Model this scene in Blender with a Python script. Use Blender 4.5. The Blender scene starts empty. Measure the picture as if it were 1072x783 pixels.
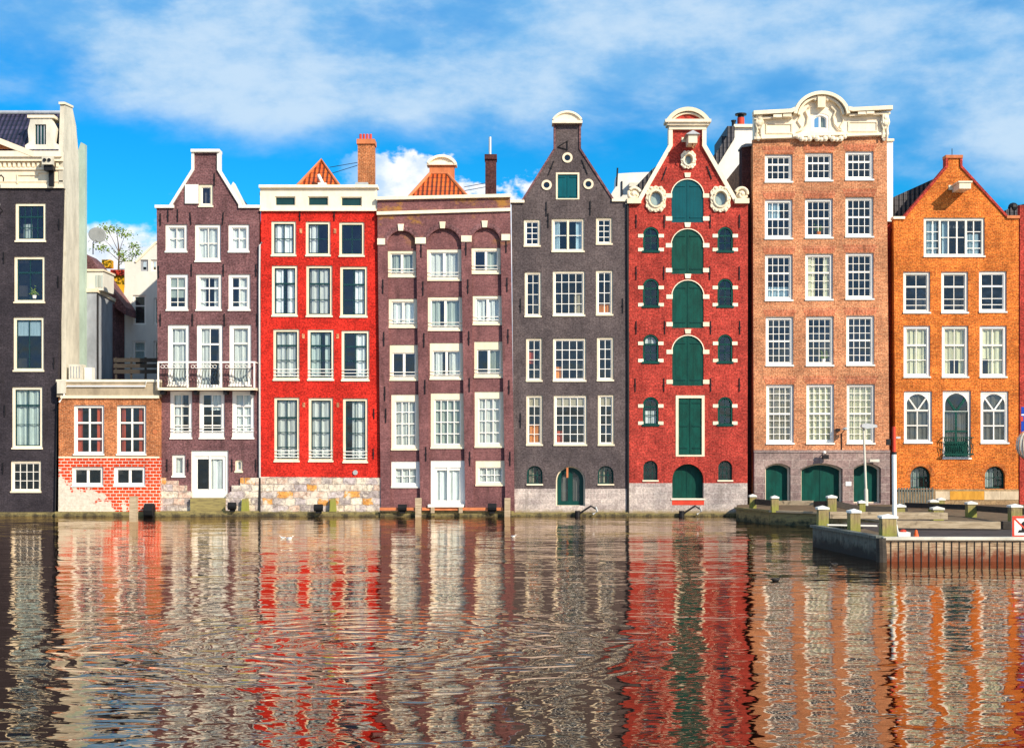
import bpy, bmesh, math, random
from mathutils import Vector, Matrix
from mathutils.geometry import delaunay_2d_cdt
random.seed(7)
R = math.radians
S = bpy.context.scene
COL = S.collection
# ---------------------------------------------------------------- camera
F = 1400.0; DIST = 70.0; EYE = 3.5; CX = 536.0; HZ = 470.0
cd = bpy.data.cameras.new('camera'); cam = bpy.data.objects.new('camera', cd); COL.objects.link(cam)
cam.location = (0, -DIST, EYE); cam.rotation_euler = (R(90), 0, 0)
cd.sensor_width = 36; cd.lens = 36*F/1072; cd.shift_y = (HZ-391.5)/1072
cd.clip_end = 3000; S.camera = cam
# ---------------------------------------------------------------- light
SUN_AZ, SUN_EL = 42, 32           # degrees to the right of the facade normal, above the horizon
sx, sy, sz = math.cos(R(SUN_EL))*math.sin(R(SUN_AZ)), -math.cos(R(SUN_EL))*math.cos(R(SUN_AZ)), math.sin(R(SUN_EL))
ld = bpy.data.lights.new('sun', 'SUN'); ld.energy = 5.0; ld.angle = R(0.5); ld.color = (1, .91, .76)
sun = bpy.data.objects.new('sun', ld); COL.objects.link(sun)
sun.rotation_euler = Vector((sx, sy, sz)).to_track_quat('Z', 'Y').to_euler()
S.view_settings.view_transform = 'Standard'; S.view_settings.look = 'None'
S.view_settings.exposure = 0.3; S.view_settings.gamma = 1
wd = bpy.data.worlds.new('World'); S.world = wd; wd.use_nodes = True

class N:
    """small wrapper for building node trees"""
    def __init__(s, tree): s.t = tree; s.n = tree.nodes; s.l = tree.links
    def add(s, kind, **kw):
        n = s.n.new(kind)
        for k, v in kw.items():
            if k.startswith('i_'):
                n.inputs[k[2:].replace('_', ' ')].default_value = v
            else: setattr(n, k, v)
        return n
    def link(s, a, b): s.l.new(a, b)
    def val(s, sock, v):
        if hasattr(v, 'is_linked') or hasattr(v, 'links'): s.l.new(v, sock)
        else: sock.default_value = v
    def math(s, op, a, b=0.0, clamp=False):
        n = s.n.new('ShaderNodeMath'); n.operation = op; n.use_clamp = clamp
        s.val(n.inputs[0], a); s.val(n.inputs[1], b); return n.outputs[0]
    def mapr(s, v, a, b, c=0.0, d=1.0, smooth=True):
        n = s.n.new('ShaderNodeMapRange'); n.interpolation_type = 'SMOOTHSTEP' if smooth else 'LINEAR'
        s.val(n.inputs[0], v)
        for i, x in enumerate((a, b, c, d)): n.inputs[i+1].default_value = x
        return n.outputs[0]
    def mix(s, f, a, b, mode='MIX'):
        n = s.n.new('ShaderNodeMix'); n.data_type = 'RGBA'; n.blend_type = mode
        s.val(n.inputs[0], f)
        for i, x in ((6, a), (7, b)):
            if isinstance(x, tuple): n.inputs[i].default_value = (*x[:3], 1)
            else: s.l.new(x, n.inputs[i])
        return n.outputs[2]
    def noise(s, vec, scale, detail=3, rough=.55, dist=0.0):
        n = s.n.new('ShaderNodeTexNoise'); s.l.new(vec, n.inputs['Vector'])
        n.inputs['Scale'].default_value = scale; n.inputs['Detail'].default_value = detail
        n.inputs['Roughness'].default_value = rough; n.inputs['Distortion'].default_value = dist
        return n.outputs['Fac']
    def comb(s, x, y, z):
        n = s.n.new('ShaderNodeCombineXYZ')
        for i, v in enumerate((x, y, z)): s.val(n.inputs[i], v)
        return n.outputs[0]

w = N(wd.node_tree); w.n.clear()
bg = w.add('ShaderNodeBackground'); bg.inputs['Strength'].default_value = 0.105
out = w.add('ShaderNodeOutputWorld'); w.link(bg.outputs[0], out.inputs[0])
sky = w.add('ShaderNodeTexSky', sky_type='NISHITA', sun_disc=False)
sky.sun_elevation = R(SUN_EL); sky.sun_rotation = R(180-SUN_AZ); sky.altitude = 0; sky.air_density = 1.0; sky.dust_density = .4; sky.ozone_density = 3.0
tc = w.add('ShaderNodeTexCoord'); sp = w.add('ShaderNodeSeparateXYZ'); w.link(tc.outputs['Generated'], sp.inputs[0])
dx, dy, dz = sp.outputs
az = w.math('ARCTAN2', dx, dy); el = w.math('ARCSINE', dz)
hs = w.add('ShaderNodeHueSaturation'); hs.inputs['Saturation'].default_value = 1.5; hs.inputs['Value'].default_value = 1.0
w.link(sky.outputs[0], hs.inputs['Color'])
back = w.mapr(w.math('ABSOLUTE', az), 1.0, 1.8)      # the sky away from the houses is a paler blue
base = w.mix(back, w.mix(1.0, hs.outputs[0], (.20, 1.12, 1.24), 'MULTIPLY'), w.mix(1.0, sky.outputs[0], (.62, .84, 1.25), 'MULTIPLY'))
# high streaky cloud deck
cv = w.comb(w.math('MULTIPLY', az, 1.0), w.math('MULTIPLY', el, 2.3), 1.7)
n1 = w.noise(cv, 4.0, 6, .52, .25)
n2 = w.noise(w.comb(az, w.math('MULTIPLY', el, 2.2), 3.3), 11, 6, .58, .2)
nn = w.math('ADD', w.math('MULTIPLY', n1, .7), w.math('MULTIPLY', n2, .3))
# the lower edge of the deck: about 13.5 degrees on the left, 11 on the right, ragged
lim = w.math('ADD', el, w.math('ADD', w.math('MULTIPLY', az, .05), w.math('MULTIPLY', w.math('SUBTRACT', nn, .5), .22)))
edge = w.mapr(lim, .205, .262)
dens = w.mapr(nn, .38, .52, .58, 1.0)
deck = w.math('MULTIPLY', edge, dens)
# low white cumulus near the roofs
pv = w.comb(w.math('MULTIPLY', az, 1.0), w.math('MULTIPLY', el, 1.4), 7.7)
p1 = w.noise(pv, 15, 6, .58)
plim = w.math('SUBTRACT', w.math('ADD', w.math('MULTIPLY', w.math('SUBTRACT', p1, .5), .17), .196), el)
rang = w.math('SUBTRACT', 1.0, w.mapr(w.math('ABSOLUTE', w.math('SUBTRACT', az, .02)), .10, .16))
left = w.math('SUBTRACT', 1.0, w.mapr(w.math('ABSOLUTE', w.math('ADD', az, .31)), .04, .09))
plim2 = w.math('SUBTRACT', w.math('ADD', w.math('MULTIPLY', w.math('SUBTRACT', p1, .5), .15), .165), el)
puff = w.math('MAXIMUM', w.math('MULTIPLY', w.mapr(plim, 0, .012), rang), w.math('MULTIPLY', w.mapr(plim2, 0, .02), left))
c1 = w.mix(w.mapr(w.math('ADD', nn, w.math('MULTIPLY', w.math('SUBTRACT', w.noise(w.comb(az, w.math('MULTIPLY', el, 1.9), 5.1), 22, 6, .62), .5), .35)), .40, .66), (1.5, 3.9, 6.8), (4.7, 6.1, 7.5))
m1 = w.mix(w.math('MULTIPLY', deck, .93), base, c1)
shade = w.noise(pv, 34, 4, .6)
c2 = w.mix(w.mapr(shade, .35, .6), (5.6, 6.6, 8.0), (8.6, 8.6, 8.8))
m2 = w.mix(puff, m1, c2)
w.link(m2, bg.inputs['Color'])

# ---------------------------------------------------------------- geometry helpers
def P(px, py, Y=0.0):
    """a point measured in the photo, placed at distance Y behind (+) or before (-) the row of facades"""
    s = F/(DIST+Y)
    return ((px-CX)/s, EYE-(py-HZ)/s)
def ac(pts, Y=0.0): return [P(a, b, Y) for a, b in pts]

class MB:
    def __init__(s): s.v = []; s.f = []
    def face(s, pts):
        i = len(s.v); s.v += [tuple(p) for p in pts]; s.f.append(tuple(range(i, i+len(pts)))); return s
    def box(s, x0, x1, y0, y1, z0, z1):
        if x0 > x1: x0, x1 = x1, x0
        if y0 > y1: y0, y1 = y1, y0
        if z0 > z1: z0, z1 = z1, z0
        i = len(s.v)
        s.v += [(x0,y0,z0),(x1,y0,z0),(x1,y1,z0),(x0,y1,z0),(x0,y0,z1),(x1,y0,z1),(x1,y1,z1),(x0,y1,z1)]
        s.f += [tuple(i+k for k in q) for q in ((0,1,5,4),(1,2,6,5),(2,3,7,6),(3,0,4,7),(4,5,6,7),(3,2,1,0))]
        return s
    def slab(s, poly, holes=(), y0=0, y1=.1, back=True):
        """plate in the XZ plane with holes, from y0 (front) to y1"""
        loops = [poly]+list(holes)
        pts = []; edges = []
        for lp in loops:
            i = len(pts); n = len(lp); pts += [Vector(p) for p in lp]
            edges += [(i+k, i+(k+1) % n) for k in range(n)]
        vo, eo, fo, _, _, _ = delaunay_2d_cdt(pts, edges, [], 0, 1e-6)
        def inside(p, lp):
            c = False; n = len(lp); j = n-1
            for k in range(n):
                if (lp[k][1] > p[1]) != (lp[j][1] > p[1]) and p[0] < (lp[j][0]-lp[k][0])*(p[1]-lp[k][1])/(lp[j][1]-lp[k][1])+lp[k][0]: c = not c
                j = k
            return c
        i = len(s.v); n = len(vo)
        s.v += [(p.x, y0, p.y) for p in vo]+[(p.x, y1, p.y) for p in vo]
        for t in fo:
            c = sum((vo[k] for k in t), Vector((0, 0)))/len(t)
            if not inside(c, poly) or any(inside(c, h) for h in holes): continue
            a = [vo[k] for k in t]
            ar = sum(a[q].x*a[(q+1) % len(a)].y-a[(q+1) % len(a)].x*a[q].y for q in range(len(a)))
            t = list(t) if ar > 0 else list(t)[::-1]
            s.f.append(tuple(i+k for k in t))
            if back: s.f.append(tuple(i+n+k for k in t[::-1]))
        for li, lp in enumerate(loops):
            ar = sum(lp[q][0]*lp[(q+1) % len(lp)][1]-lp[(q+1) % len(lp)][0]*lp[q][1] for q in range(len(lp)))
            L = lp if (ar > 0) == (li == 0) else lp[::-1]
            for q in range(len(L)):
                a, b = L[q], L[(q+1) % len(L)]
                s.face([(b[0],y0,b[1]),(a[0],y0,a[1]),(a[0],y1,a[1]),(b[0],y1,b[1])])
        return s
    def ribbon(s, path, wd, y0, y1, side=0, closed=False):
        """extruded band of width wd along a polyline in XZ; side -1..1 moves it off the line"""
        n = len(path); L = []; Rr = []
        for k in range(n):
            p = Vector(path[k])
            a = Vector(path[k-1]) if (k or closed) else None
            b = Vector(path[(k+1) % n]) if (k < n-1 or closed) else None
            d1 = (p-a).normalized() if a is not None else None; d2 = (b-p).normalized() if b is not None else None
            if d1 is None: d1 = d2
            if d2 is None: d2 = d1
            t = (d1+d2); t = t.normalized() if t.length > 1e-6 else d1
            nr = Vector((-t.y, t.x)); m = 1/max(.35, nr.dot(Vector((-d1.y, d1.x))))
            L.append(p+nr*m*wd*(.5+.5*side)); Rr.append(p-nr*m*wd*(.5-.5*side))
        cnt = n if closed else n-1
        for k in range(cnt):
            k2 = (k+1) % n
            a, b, c, d = L[k], L[k2], Rr[k2], Rr[k]
            s.face([(a.x,y0,a.y),(d.x,y0,d.y),(c.x,y0,c.y),(b.x,y0,b.y)])
            s.face([(a.x,y1,a.y),(b.x,y1,b.y),(c.x,y1,c.y),(d.x,y1,d.y)])
            s.face([(a.x,y0,a.y),(b.x,y0,b.y),(b.x,y1,b.y),(a.x,y1,a.y)])
            s.face([(c.x,y0,c.y),(d.x,y0,d.y),(d.x,y1,d.y),(c.x,y1,c.y)])
        if not closed:
            for a, d in ((L[0], Rr[0]), (L[-1], Rr[-1])):
                s.face([(a.x,y0,a.y),(a.x,y1,a.y),(d.x,y1,d.y),(d.x,y0,d.y)])
        return s
    def tube(s, pts, r, seg=8, r2=None, caps=True):
        pts = [Vector(p) for p in pts]; n = len(pts); base = len(s.v)
        for k, p in enumerate(pts):
            t = (pts[min(k+1, n-1)]-pts[max(k-1, 0)]).normalized()
            u = t.cross(Vector((0,0,1))) if abs(t.z) < .9 else t.cross(Vector((1,0,0)))
            u.normalize(); v = t.cross(u)
            rr = r if r2 is None else r+(r2-r)*k/(n-1)
            for q in range(seg):
                a = 2*math.pi*q/seg; s.v.append(tuple(p+u*math.cos(a)*rr+v*math.sin(a)*rr))
        for k in range(n-1):
            for q in range(seg):
                q2 = (q+1) % seg
                s.f.append((base+k*seg+q, base+k*seg+q2, base+(k+1)*seg+q2, base+(k+1)*seg+q))
        if caps:
            s.f.append(tuple(base+q for q in range(seg))[::-1]); s.f.append(tuple(base+(n-1)*seg+q for q in range(seg)))
        return s
    def ball(s, c, r, seg=10, rings=6, sc=(1,1,1)):
        base = len(s.v)
        for k in range(rings+1):
            th = math.pi*k/rings
            for q in range(seg):
                a = 2*math.pi*q/seg
                s.v.append((c[0]+r*sc[0]*math.sin(th)*math.cos(a), c[1]+r*sc[1]*math.sin(th)*math.sin(a), c[2]+r*sc[2]*math.cos(th)))
        for k in range(rings):
            for q in range(seg):
                q2 = (q+1) % seg
                s.f.append((base+k*seg+q, base+(k+1)*seg+q, base+(k+1)*seg+q2, base+k*seg+q2))
        return s
    def lathe(s, prof, c, seg=16):
        base = len(s.v)
        for r, z in prof:
            for q in range(seg):
                a = 2*math.pi*q/seg; s.v.append((c[0]+r*math.cos(a), c[1]+r*math.sin(a), c[2]+z))
        for k in range(len(prof)-1):
            for q in range(seg):
                q2 = (q+1) % seg
                s.f.append((base+k*seg+q, base+k*seg+q2, base+(k+1)*seg+q2, base+(k+1)*seg+q))
        return s
    def build(s, name, mat, parent=None, smooth=False):
        me = bpy.data.meshes.new(name); me.from_pydata(s.v, [], s.f); me.validate(); me.update()
        if not isinstance(mat, (list, tuple)): mat = [mat]
        for m in mat: me.materials.append(m)
        bm = bmesh.new(); bm.from_mesh(me); bmesh.ops.remove_doubles(bm, verts=bm.verts, dist=1e-5)
        bmesh.ops.dissolve_degenerate(bm, edges=bm.edges, dist=1e-6)
        bmesh.ops.recalc_face_normals(bm, faces=bm.faces); bm.to_mesh(me); bm.free()
        if smooth:
            for p in me.polygons: p.use_smooth = True
        o = bpy.data.objects.new(name, me); COL.objects.link(o)
        return o
def tag(o, label=None, cat=None, group=None, kind=None):
    if label: o['label'] = label
    if cat: o['category'] = cat
    if group: o['group'] = group
    if kind: o['kind'] = kind
    return o
def thing(name, loc, label, cat, group=None):
    o = bpy.data.objects.new(name, None); COL.objects.link(o); o.location = loc; o.empty_display_size = .3
    return tag(o, label, cat, group)

def rect(x0, x1, z0, z1): return [(x0,z0),(x1,z0),(x1,z1),(x0,z1)]
def arch(x0, x1, z0, z1, rise=None, n=14):
    """opening with a round or flat arched head; z1 is the crown"""
    hw = (x1-x0)/2; cx = (x0+x1)/2
    if rise is None or rise >= hw: rise = hw
    r = (hw*hw+rise*rise)/(2*rise); cz = z1-r; a0 = math.asin(min(1, hw/r))
    if rise >= hw: a0 = math.pi/2
    return [(x0,z0),(x1,z0)]+[(cx+r*math.sin(a), cz+r*math.cos(a)) for a in [a0-2*a0*k/n for k in range(n+1)]]
def pr(r, Y=0):
    a = P(r[0], r[1], Y); b = P(r[2], r[3], Y)
    return a[0], b[0], b[1], a[1]            # X0, X1, Z0, Z1

# ---------------------------------------------------------------- materials
MATS = {}
def newmat(name):
    m = bpy.data.materials.new(name); m.use_nodes = True; MATS[name] = m
    n = N(m.node_tree); b = m.node_tree.nodes['Principled BSDF']
    return m, n, b
def coords(n, kind='Object'):
    t = n.add('ShaderNodeTexCoord'); sp = n.add('ShaderNodeSeparateXYZ'); n.link(t.outputs[kind], sp.inputs[0])
    return t.outputs[kind], sp.outputs
def bump(n, b, h, strength=.5, dist=.02):
    bp = n.add('ShaderNodeBump'); bp.inputs['Strength'].default_value = strength; bp.inputs['Distance'].default_value = dist
    n.val(bp.inputs['Height'], h); n.link(bp.outputs[0], b.inputs['Normal'])
def brick(name, c1, c2, mortar, bw=.22, bh=.07, ms=.012, rough=.85, var=.45, speck=.25, speckcol=(.75,.62,.52), dirt=(.02,.015,.012), dirtamt=.5, extra=None, mottle=1.0):
    m, n, b = newmat(name); v, (x, y, z) = coords(n)
    uv = n.comb(n.math('ADD', x, y), z, 0.0)
    bt = n.add('ShaderNodeTexBrick'); n.link(uv, bt.inputs['Vector'])
    bt.inputs['Color1'].default_value = (*c1, 1); bt.inputs['Color2'].default_value = (*c2, 1); bt.inputs['Mortar'].default_value = (*mortar, 1)
    bt.inputs['Scale'].default_value = 1; bt.inputs['Mortar Size'].default_value = ms; bt.inputs['Brick Width'].default_value = bw; bt.inputs['Row Height'].default_value = bh
    bt.inputs['Mortar Smooth'].default_value = .3; bt.inputs['Bias'].default_value = -.1
    big = n.noise(v, .5, 4, .6); mid = n.noise(v, 2.3, 6, .7); fine = n.noise(v, 11, 3, .7)
    c = n.mix(1.0, bt.outputs['Color'], n.mix(n.mapr(mid, .3, .7), tuple(1-var*mottle*k for k in (.55,.6,.6)), (1.12,1.1,1.08)), 'MULTIPLY')
    c = n.mix(1.0, c, n.mix(n.mapr(fine, .3, .7), (1-var,)*3, (1+var*.8,)*3), 'MULTIPLY')
    c = n.mix(1.0, c, n.mix(n.mapr(big, .35, .65), (.78,.78,.80), (1.15,1.13,1.12)), 'MULTIPLY')
    sp = n.mapr(n.noise(v, 7, 8, .8, .4), .60, .70); c = n.mix(n.math('MULTIPLY', sp, speck), c, speckcol)
    st = n.noise(n.comb(n.math('MULTIPLY', x, 1.6), n.math('MULTIPLY', y, 1.6), n.math('MULTIPLY', z, .25)), 1.3, 6, .65)
    c = n.mix(n.math('MULTIPLY', n.mapr(st, .5, .75), dirtamt), c, dirt)
    if extra: c = extra(n, v, (x, y, z), c)
    n.link(c, b.inputs['Base Color']); b.inputs['Roughness'].default_value = rough; b.inputs['Specular IOR Level'].default_value = .12
    bump(n, b, n.math('ADD', n.math('MULTIPLY', bt.outputs['Fac'], -.6), n.math('MULTIPLY', fine, .7)), .6, .012)
    return m
def paint(name, c, rough=.5, var=.12, dirt=(.3,.24,.17), dirtamt=.25, metal=0, scale=3, stretch=.4, bumpy=.15, spec=.2, planks=0):
    m, n, b = newmat(name); v, (x, y, z) = coords(n)
    sv = n.comb(n.math('MULTIPLY', x, 1.0), y, n.math('MULTIPLY', z, stretch))
    a = n.noise(sv, scale, 6, .65); f = n.noise(v, scale*7, 4, .6)
    k = n.mix(1.0, c, n.mix(n.mapr(a, .3, .7), (1-var,)*3, (1+var*.5,)*3), 'MULTIPLY')
    k = n.mix(n.math('MULTIPLY', n.mapr(n.noise(v, scale*1.7, 8, .75), .55, .75), dirtamt), k, dirt)
    oi = n.add('ShaderNodeObjectInfo'); k = n.mix(1.0, k, n.mix(oi.outputs['Random'], (.86,.84,.80), (1.03,1.03,1.03)), 'MULTIPLY')
    if planks:
        gr = n.mapr(n.math('ABSOLUTE', n.math('SUBTRACT', n.math('FRACT', n.math('DIVIDE', x, planks)), .5)), .44, .49, 0, 1)
        k = n.mix(n.math('MULTIPLY', gr, .6), k, tuple(q*.3 for q in c)); f = n.math('SUBTRACT', f, n.math('MULTIPLY', gr, 3.0))
    n.link(k, b.inputs['Base Color']); b.inputs['Roughness'].default_value = rough; b.inputs['Metallic'].default_value = metal
    b.inputs['Specular IOR Level'].default_value = spec
    bump(n, b, f, bumpy, .01)
    return m
def stones(name, cols, joint, moss=None, rough=.9):
    """uneven courses of blocks of different colours"""
    m, n, b = newmat(name); v, (x, y, z) = coords(n)
    dn = n.add('ShaderNodeTexNoise'); n.link(v, dn.inputs['Vector']); dn.inputs['Scale'].default_value = 1.9; dn.inputs['Detail'].default_value = 6; dn.inputs['Roughness'].default_value = .65
    uv = n.comb(n.math('ADD', x, y), z, 0.0)
    va = n.add('ShaderNodeVectorMath', operation='MULTIPLY_ADD'); n.link(dn.outputs['Color'], va.inputs[0]); va.inputs[1].default_value = (.42,.30,0); n.link(uv, va.inputs[2])
    bt = n.add('ShaderNodeTexBrick'); n.link(va.outputs[0], bt.inputs['Vector']); bt.inputs['Color1'].default_value = (0,0,0,1); bt.inputs['Color2'].default_value = (1,1,1,1); bt.inputs['Mortar'].default_value = (.5,.5,.5,1)
    bt.inputs['Scale'].default_value = 1; bt.inputs['Brick Width'].default_value = .58; bt.inputs['Row Height'].default_value = .36; bt.inputs['Mortar Size'].default_value = .028; bt.inputs['Mortar Smooth'].default_value = .6; bt.inputs['Bias'].default_value = 0
    bt.offset = .37; bt.squash = 1.5; bt.squash_frequency = 3
    rp = n.add('ShaderNodeValToRGB'); rp.color_ramp.interpolation = 'CONSTANT'; e = rp.color_ramp.elements
    for i, cc in enumerate(cols):
        if i < 2: el_ = e[i]; el_.position = i/len(cols)
        else: el_ = e.new(i/len(cols))
        el_.color = (*cc, 1)
    n.link(bt.outputs['Color'], rp.inputs[0])
    c = n.mix(1.0, rp.outputs[0], n.mix(n.mapr(n.noise(v, 5, 9, .8), .3, .7), (.40,.37,.35), (1.45,1.45,1.45)), 'MULTIPLY')
    c = n.mix(n.math('MULTIPLY', bt.outputs['Fac'], .7), c, joint)
    c = n.mix(n.mapr(n.noise(v, 1.6, 8, .75), .50, .60), c, (.68,.58,.46))
    c = n.mix(n.math('MULTIPLY', n.mapr(n.noise(v, 2.7, 8, .8), .60, .66), .7), c, (.16,.13,.11))
    if moss: c = n.mix(n.mapr(n.math('ADD', z, n.math('MULTIPLY', n.noise(v, 3, 4), .6)), moss[0], moss[1], 1, 0), c, moss[2])
    n.link(c, b.inputs['Base Color']); b.inputs['Roughness'].default_value = rough
    bump(n, b, n.math('ADD', n.math('MULTIPLY', bt.outputs['Fac'], -.8), n.noise(v, 14, 4)), .8, .03)
    return m
def ashlar(name, c1, c2, mortar, bw=.6, bh=.3, ms=.015, moss=None):
    def ex(n, v, xyz, c):
        if moss: c = n.mix(n.mapr(n.math('ADD', xyz[2], n.math('MULTIPLY', n.noise(v, 3, 4), .3)), moss[0], moss[1], 1, 0), c, moss[2])
        return c
    return brick(name, c1, c2, mortar, bw, bh, ms, .85, .3, .2, (.7,.65,.6), (.1,.08,.06), .35, ex)
def timber(name, c, c2, rough=.85, zmoss=None, mosscol=(.25,.25,.02), horiz=True, amt=1.0):
    m, n, b = newmat(name); v, (x, y, z) = coords(n)
    k = (.8, .8, 9) if horiz else (9, 9, .8)
    sv = n.comb(n.math('MULTIPLY', x, k[0]), n.math('MULTIPLY', y, k[1]), n.math('MULTIPLY', z, k[2]))
    g = n.noise(sv, 2.2, 7, .7, .5); f = n.noise(v, 2.5, 6, .7)
    cc = n.mix(n.mapr(g, .3, .7), c, c2)
    cc = n.mix(n.mapr(f, .55, .75), cc, tuple(q*.35 for q in c))
    if zmoss: cc = n.mix(n.math('MULTIPLY', n.mapr(n.math('ADD', z, n.math('MULTIPLY', n.math('SUBTRACT', f, .5), 1.2)), zmoss[0], zmoss[1], 1, 0), amt), cc, mosscol)
    n.link(cc, b.inputs['Base Color']); b.inputs['Roughness'].default_value = rough
    bump(n, b, g, .6, .02)
    return m

M = {}
M['plum'] = brick('dark plum painted brick', (.042,.036,.042), (.058,.048,.056), (.036,.03,.036), speck=.10, speckcol=(.25,.2,.2), var=.35, dirtamt=.3)
M['brown'] = brick('purple brown brick', (.165,.070,.073), (.215,.095,.098), (.2,.12,.12), speck=.22, speckcol=(.40,.24,.20), var=.5)
M['red'] = brick('bright red painted brick', (.76,.034,.020), (.56,.024,.014), (.50,.03,.02), speck=.5, speckcol=(.80,.17,.11), var=.55, dirt=(.28,.02,.012), dirtamt=.5)
def lichen(n, v, xyz, c):
    x, y, z = xyz
    a = n.mapr(z, 13.6, 15.2); k = n.mapr(n.noise(n.comb(n.math('MULTIPLY', x, .6), y, z), 1.1, 7, .7), .52, .66)
    return n.mix(n.math('MULTIPLY', n.math('MULTIPLY', a, k), .75), c, (.42,.20,.03))
M['maroon'] = brick('maroon brown brick', (.185,.075,.075), (.235,.10,.098), (.2,.10,.098), speck=.2, speckcol=(.35,.2,.16), var=.3, extra=lichen)
M['char'] = brick('charcoal painted brick', (.110,.086,.085), (.135,.108,.106), (.10,.08,.08), speck=.16, speckcol=(.26,.2,.17), var=.4, dirtamt=.4)
M['crimson'] = brick('crimson brick', (.50,.046,.034), (.38,.036,.028), (.44,.09,.06), speck=.30, speckcol=(.6,.24,.17), var=.55, dirt=(.09,.012,.01))
M['salmon'] = brick('salmon brick', (.62,.235,.105), (.48,.145,.058), (.66,.40,.22), speck=.35, speckcol=(.78,.55,.38), var=.5, dirt=(.20,.08,.05))
M['orange'] = brick('orange brick', (.76,.175,.022), (.54,.088,.012), (.66,.30,.08), speck=.3, speckcol=(.85,.45,.14), var=.55, dirt=(.28,.07,.01))
M['orange2'] = brick('darker orange arch brick', (.62,.14,.02), (.42,.08,.015), (.6,.26,.08), bw=.07, bh=.22)
M['lintelbrick'] = brick('upright lintel brick', (.56,.15,.07), (.44,.10,.045), (.62,.34,.19), bw=.07, bh=.36, speck=.3, var=.5)
M['tan'] = brick('tan brick', (.52,.16,.05), (.38,.10,.03), (.60,.32,.16), speck=.25, var=.45)
def peeled(n, v, xyz, c):
    x, y, z = xyz
    d = n.math('ADD', n.math('MULTIPLY', n.math('SUBTRACT', -20.6, x), .22), n.math('MULTIPLY', n.math('SUBTRACT', 1.2, z), .42))
    k = n.mapr(n.math('ADD', n.noise(v, 1.4, 7, .6), n.math('MULTIPLY', d, .45)), .60, .63)
    return n.mix(k, c, n.mix(n.noise(v, 6, 5, .7), (.34,.26,.18), (.90,.82,.68)))
M['blocks'] = brick('red blocks with pale joints', (.74,.07,.015), (.62,.05,.012), (.78,.62,.5), bw=.32, bh=.17, ms=.019, speck=.2, var=.3, extra=peeled, dirtamt=.25, dirt=(.3,.05,.02))
M['trim'] = paint('cream white paint', (.90,.77,.57), .5, .10, (.50,.36,.20), .40)
M['white'] = paint('white paint', (.88,.84,.77), .42, .06, (.55,.5,.42), .18)
M['cream'] = paint('cream render', (.68,.63,.52), .8, .25, (.40,.36,.24), .7, scale=1.3)
M['greywall'] = paint('grey blue render', (.36,.38,.42), .85, .3, (.3,.2,.17), .4, scale=1.2)  # tone darkened to hold the shade of the alley
M['palewall'] = paint('pale render', (.80,.77,.70), .85, .1, (.5,.45,.38), .3, scale=1.2)
M['concrete'] = paint('weathered concrete', (.44,.35,.24), .9, .3, (.20,.15,.09), .6, scale=1.8)
M['green'] = paint('dark green paint', (.0,.062,.045), .5, .35, (.0,.10,.08), .4, planks=.19)
M['teal'] = paint('teal paint', (.0,.085,.105), .42, .15, (.0,.13,.15), .4, planks=.19)
M['darkgreen'] = paint('very dark green paint', (.006,.055,.045), .35, .2, (.01,.02,.02), .3)
M['sashblue'] = paint('dark blue green sash paint', (.012,.05,.055), .35, .15, (.01,.02,.03), .2)
M['black'] = paint('black iron', (.015,.014,.016), .5, .3, (.06,.03,.02), .3)
M['steel'] = paint('grey steel', (.55,.55,.54), .4, .1, (.3,.25,.2), .3, metal=.3)
M['redpaint'] = paint('red paint', (.65,.06,.03), .45, .15)
M['orangepaint'] = paint('orange plastic', (.85,.12,.02), .4, .05, dirtamt=.1)
M['bluepaint'] = paint('blue enamel', (.01,.06,.45), .35, .05, dirtamt=.1)
M['rubber'] = paint('black rubber', (.012,.012,.014), .8, .3, (.05,.04,.03), .3)
M['greenduct'] = paint('pale green duct', (.42,.52,.44), .7, .2, (.35,.4,.3), .3, scale=1.2)
M['dishgrey'] = paint('matt grey', (.22,.23,.23), .8, .15)
M['room'] = paint('dim interior', (.045,.040,.038), .9, .6, (.02,.02,.02), .5, scale=.8)  # near-black tone puts the dimness of the rooms into the colour
M['stone'] = ashlar('pale ashlar', (.52,.44,.39), (.40,.33,.30), (.60,.54,.48), .62, .30, .012, (.25,.55,(.30,.22,.10)))
M['stonepink'] = ashlar('purple grey ashlar', (.34,.25,.22), (.24,.16,.15), (.40,.32,.28), .75, .42, .018)
M['plinth'] = ashlar('sandstone plinth', (.36,.24,.12), (.30,.19,.10), (.24,.17,.10), 1.1, .40, .015)
M['sandblock'] = paint('sandstone', (.62,.48,.32), .9, .25, (.35,.22,.1), .5)
M['ochre'] = paint('ochre sandstone', (.72,.34,.05), .9, .25, (.55,.2,.03), .5)
M['rubble'] = stones('rubble stone', [(.62,.50,.38),(.45,.38,.34),(.66,.30,.07),(.50,.42,.40),(.70,.60,.46),(.34,.28,.26),(.58,.40,.30)], (.30,.24,.19), moss=(.30,.62,(.30,.24,.05)))
M['moss'] = timber('mossy waterline timber', (.16,.12,.05), (.34,.27,.09), zmoss=(-.1,.30), mosscol=(.04,.03,.015))
M['wood'] = timber('weathered timber', (.27,.19,.11), (.52,.40,.26))
M['mossboard'] = timber('green mossy timber', (.18,.13,.06), (.34,.26,.09), zmoss=(.0,.35), mosscol=(.03,.035,.015))
M['postwood'] = timber('mossy mooring post', (.19,.13,.06), (.38,.28,.12), zmoss=(.65,1.30), mosscol=(.24,.26,.02), horiz=False, amt=.7)
M['darkwood'] = timber('dark tarred timber', (.022,.016,.012), (.05,.038,.026))
M['rust'] = timber('rusty sheet piling', (.16,.09,.045), (.56,.40,.25), zmoss=(.10,.50), mosscol=(.17,.038,.010), horiz=True)
M['slate'] = timber('blue grey planks', (.07,.07,.055), (.20,.20,.16), zmoss=(.15,.62), mosscol=(.018,.016,.012), horiz=False)
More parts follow.
